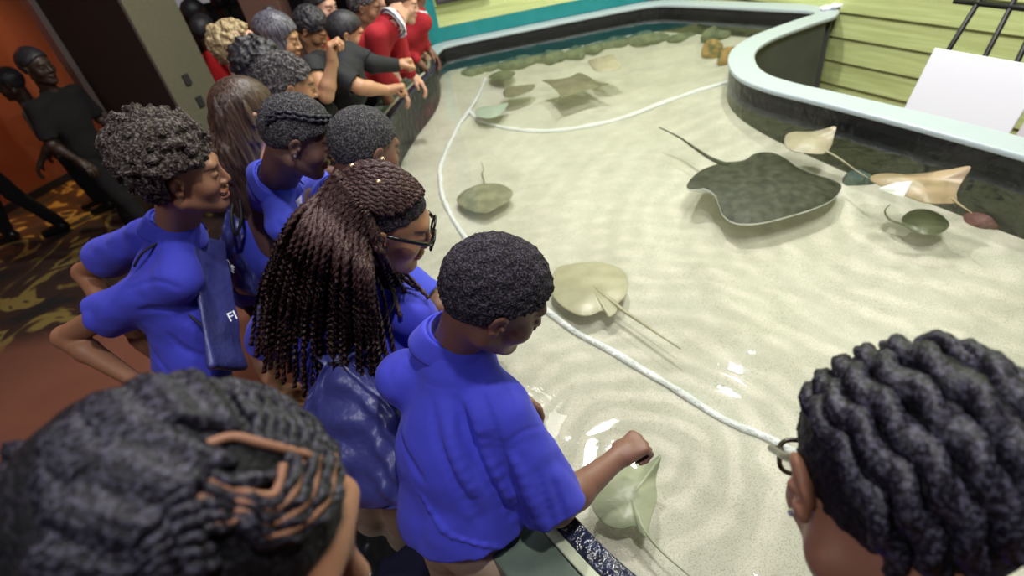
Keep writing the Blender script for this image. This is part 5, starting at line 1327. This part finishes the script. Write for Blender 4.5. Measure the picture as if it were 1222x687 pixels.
letters(pb, 'THE', nearer(at(270, 316, 1.04), .25), at(286, 330, 1.02) - at(270, 312, 1.04), -pd, .030)
# flat bag worn on the chest of the afro boy
fu = nrm(at(262, 272, 1.27) - at(232, 292, 1.24)); c0 = nearer(at(244, 280, 1.24), .088); c1_ = nearer(at(273, 440, .95), .088)
dd = nrm(c1_ - c0); 
b = SDF(); wv = nrm(np.array([-.02, 1.0, 0])); wv = nrm(wv - dd * wv.dot(dd)); nv_ = np.cross(wv, dd); Lb = np.linalg.norm(c1_ - c0)
b.u(rbox(c0 + dd * Lb / 2 + wv * .0, (.085, Lb / 2, .011), .010, np.stack([wv, dd, nv_], 1))); b.disp(lambda P: vnoise(P, 11) * .008)
fbag = empty('drawstring_bag', c1_, 'flat navy nylon bag worn on the chest of the boy with the big afro', 'bag')
mesh_np('bag_body', [b.mesh(.004)], M_navy, fbag)
cordpx(fbag, [nearer(at(232, 292, 1.25), .05), at(218, 284, 1.305), at(198, 286, 1.335), at(172, 300, 1.33), at(160, 318, 1.30)], .0035)
cordpx(fbag, [nearer(at(222, 372, 1.135), .05), nearer(at(245, 392, 1.085), .05)], .0035); pass
letters(fbag, 'FI', nearer(at(274, 384, 1.075), .104), at(281, 380, 1.075) - at(272, 384, 1.075), at(276, 366, 1.10) - at(276, 384, 1.07), .036)

# black domed bin and a dark navy pack on the floor beside the front boy
bc = at(437, 655, .46); bn = empty('bin', (bc[0], bc[1], 0), 'black bin with a shiny domed lid standing on the floor by the khaki trousers', 'bin')
s = SDF(); s.u(rcone((bc[0], bc[1], .09), (bc[0], bc[1], .36), .10, .115)); s.i(plane((0, 0, .002), (0, 0, -1)), .01); s.i(plane((0, 0, .40), (0, 0, 1)), .01); mesh_np('bin_body', [s.mesh(.006)], mat('black_plastic', (.012, .013, .015), .35), bn)
s = SDF(); s.u(ell((bc[0], bc[1], .405), (.108, .108, .055))); s.i(plane((0, 0, .403), (0, 0, -1))); s.u(rcone((bc[0] - .03, bc[1] - .04, .455), (bc[0] - .01, bc[1] - .05, .453), .008, .008), .004)
mesh_np('lid', [s.mesh(.0045)], mat('glossy_black_lid', (.02, .022, .024), .12), bn)
pk = at(492, 690, .40); pkr = empty('backpack', (pk[0], pk[1], 0), 'dark navy pack with a grey metal frame standing between two pairs of khaki trousers', 'backpack')
s = SDF(); s.u(rbox((pk[0], pk[1], .25), (.09, .07, .245), .05)); s.disp(lambda P: vnoise(P, 18) * .016); mesh_np('pack_body', [s.mesh(.007)], mat('dark_navy_cloth', (.012, .012, .05), .8), pkr)
tb = MB(); tb.tube(catmull([[pk[0] + .11, pk[1] - .02, .02], [pk[0] + .115, pk[1] - .02, .3], [pk[0] + .11, pk[1] - .01, .52], [pk[0] + .10, pk[1] + .05, .55]], 8), .009, 8); tb.build('frame_tube', mat('grey_metal', (.45, .46, .5), .3, metal=.8), pkr, smooth=True)

# ------------------------------------------------------------------ dark figures in the background
def walker(label, x, y, H_, az, top, legm, stride=.18, hair=H_black, **kw):
    hd = np.array([x, y, H_ - .11]); a = math.radians(az); F = np.array([math.cos(a), math.sin(a), 0])
    d = basic(hd, F + [0, 0, -.15], kw.pop('skin', (.05, .028, .02)), cap(hair, .012, noise=None, res=.008), top, az=az, lean=.02, drop=.17, torso=.46, sw=.17, hres=.007, res=.010, ares=.007, eyes=False, hscale=1.05, **kw)  # skin darkened as well, so the shade on these figures is painted in
    d['trousers'] = legm; R_ = np.array([F[1], -F[0], 0]); hp = d['hip']
    d['ankr'] = np.array([hp[0], hp[1], .09]) + R_ * .09 + F * stride; d['ankl'] = np.array([hp[0], hp[1], .09]) - R_ * .09 - F * stride
    return person('person', label, d)
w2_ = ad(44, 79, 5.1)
walker('silhouetted person walking past the orange wall', w2_[0], w2_[1], w2_[2] + .11, -20, M_silh, M_silh, .22)
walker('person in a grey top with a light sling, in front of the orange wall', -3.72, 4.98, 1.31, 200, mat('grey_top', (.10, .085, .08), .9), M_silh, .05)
walker('person at the left edge of the photo in silhouette', at(40, 284, 0)[0], at(40, 284, 0)[1], 1.55, 200, M_silh, M_silh, .22)
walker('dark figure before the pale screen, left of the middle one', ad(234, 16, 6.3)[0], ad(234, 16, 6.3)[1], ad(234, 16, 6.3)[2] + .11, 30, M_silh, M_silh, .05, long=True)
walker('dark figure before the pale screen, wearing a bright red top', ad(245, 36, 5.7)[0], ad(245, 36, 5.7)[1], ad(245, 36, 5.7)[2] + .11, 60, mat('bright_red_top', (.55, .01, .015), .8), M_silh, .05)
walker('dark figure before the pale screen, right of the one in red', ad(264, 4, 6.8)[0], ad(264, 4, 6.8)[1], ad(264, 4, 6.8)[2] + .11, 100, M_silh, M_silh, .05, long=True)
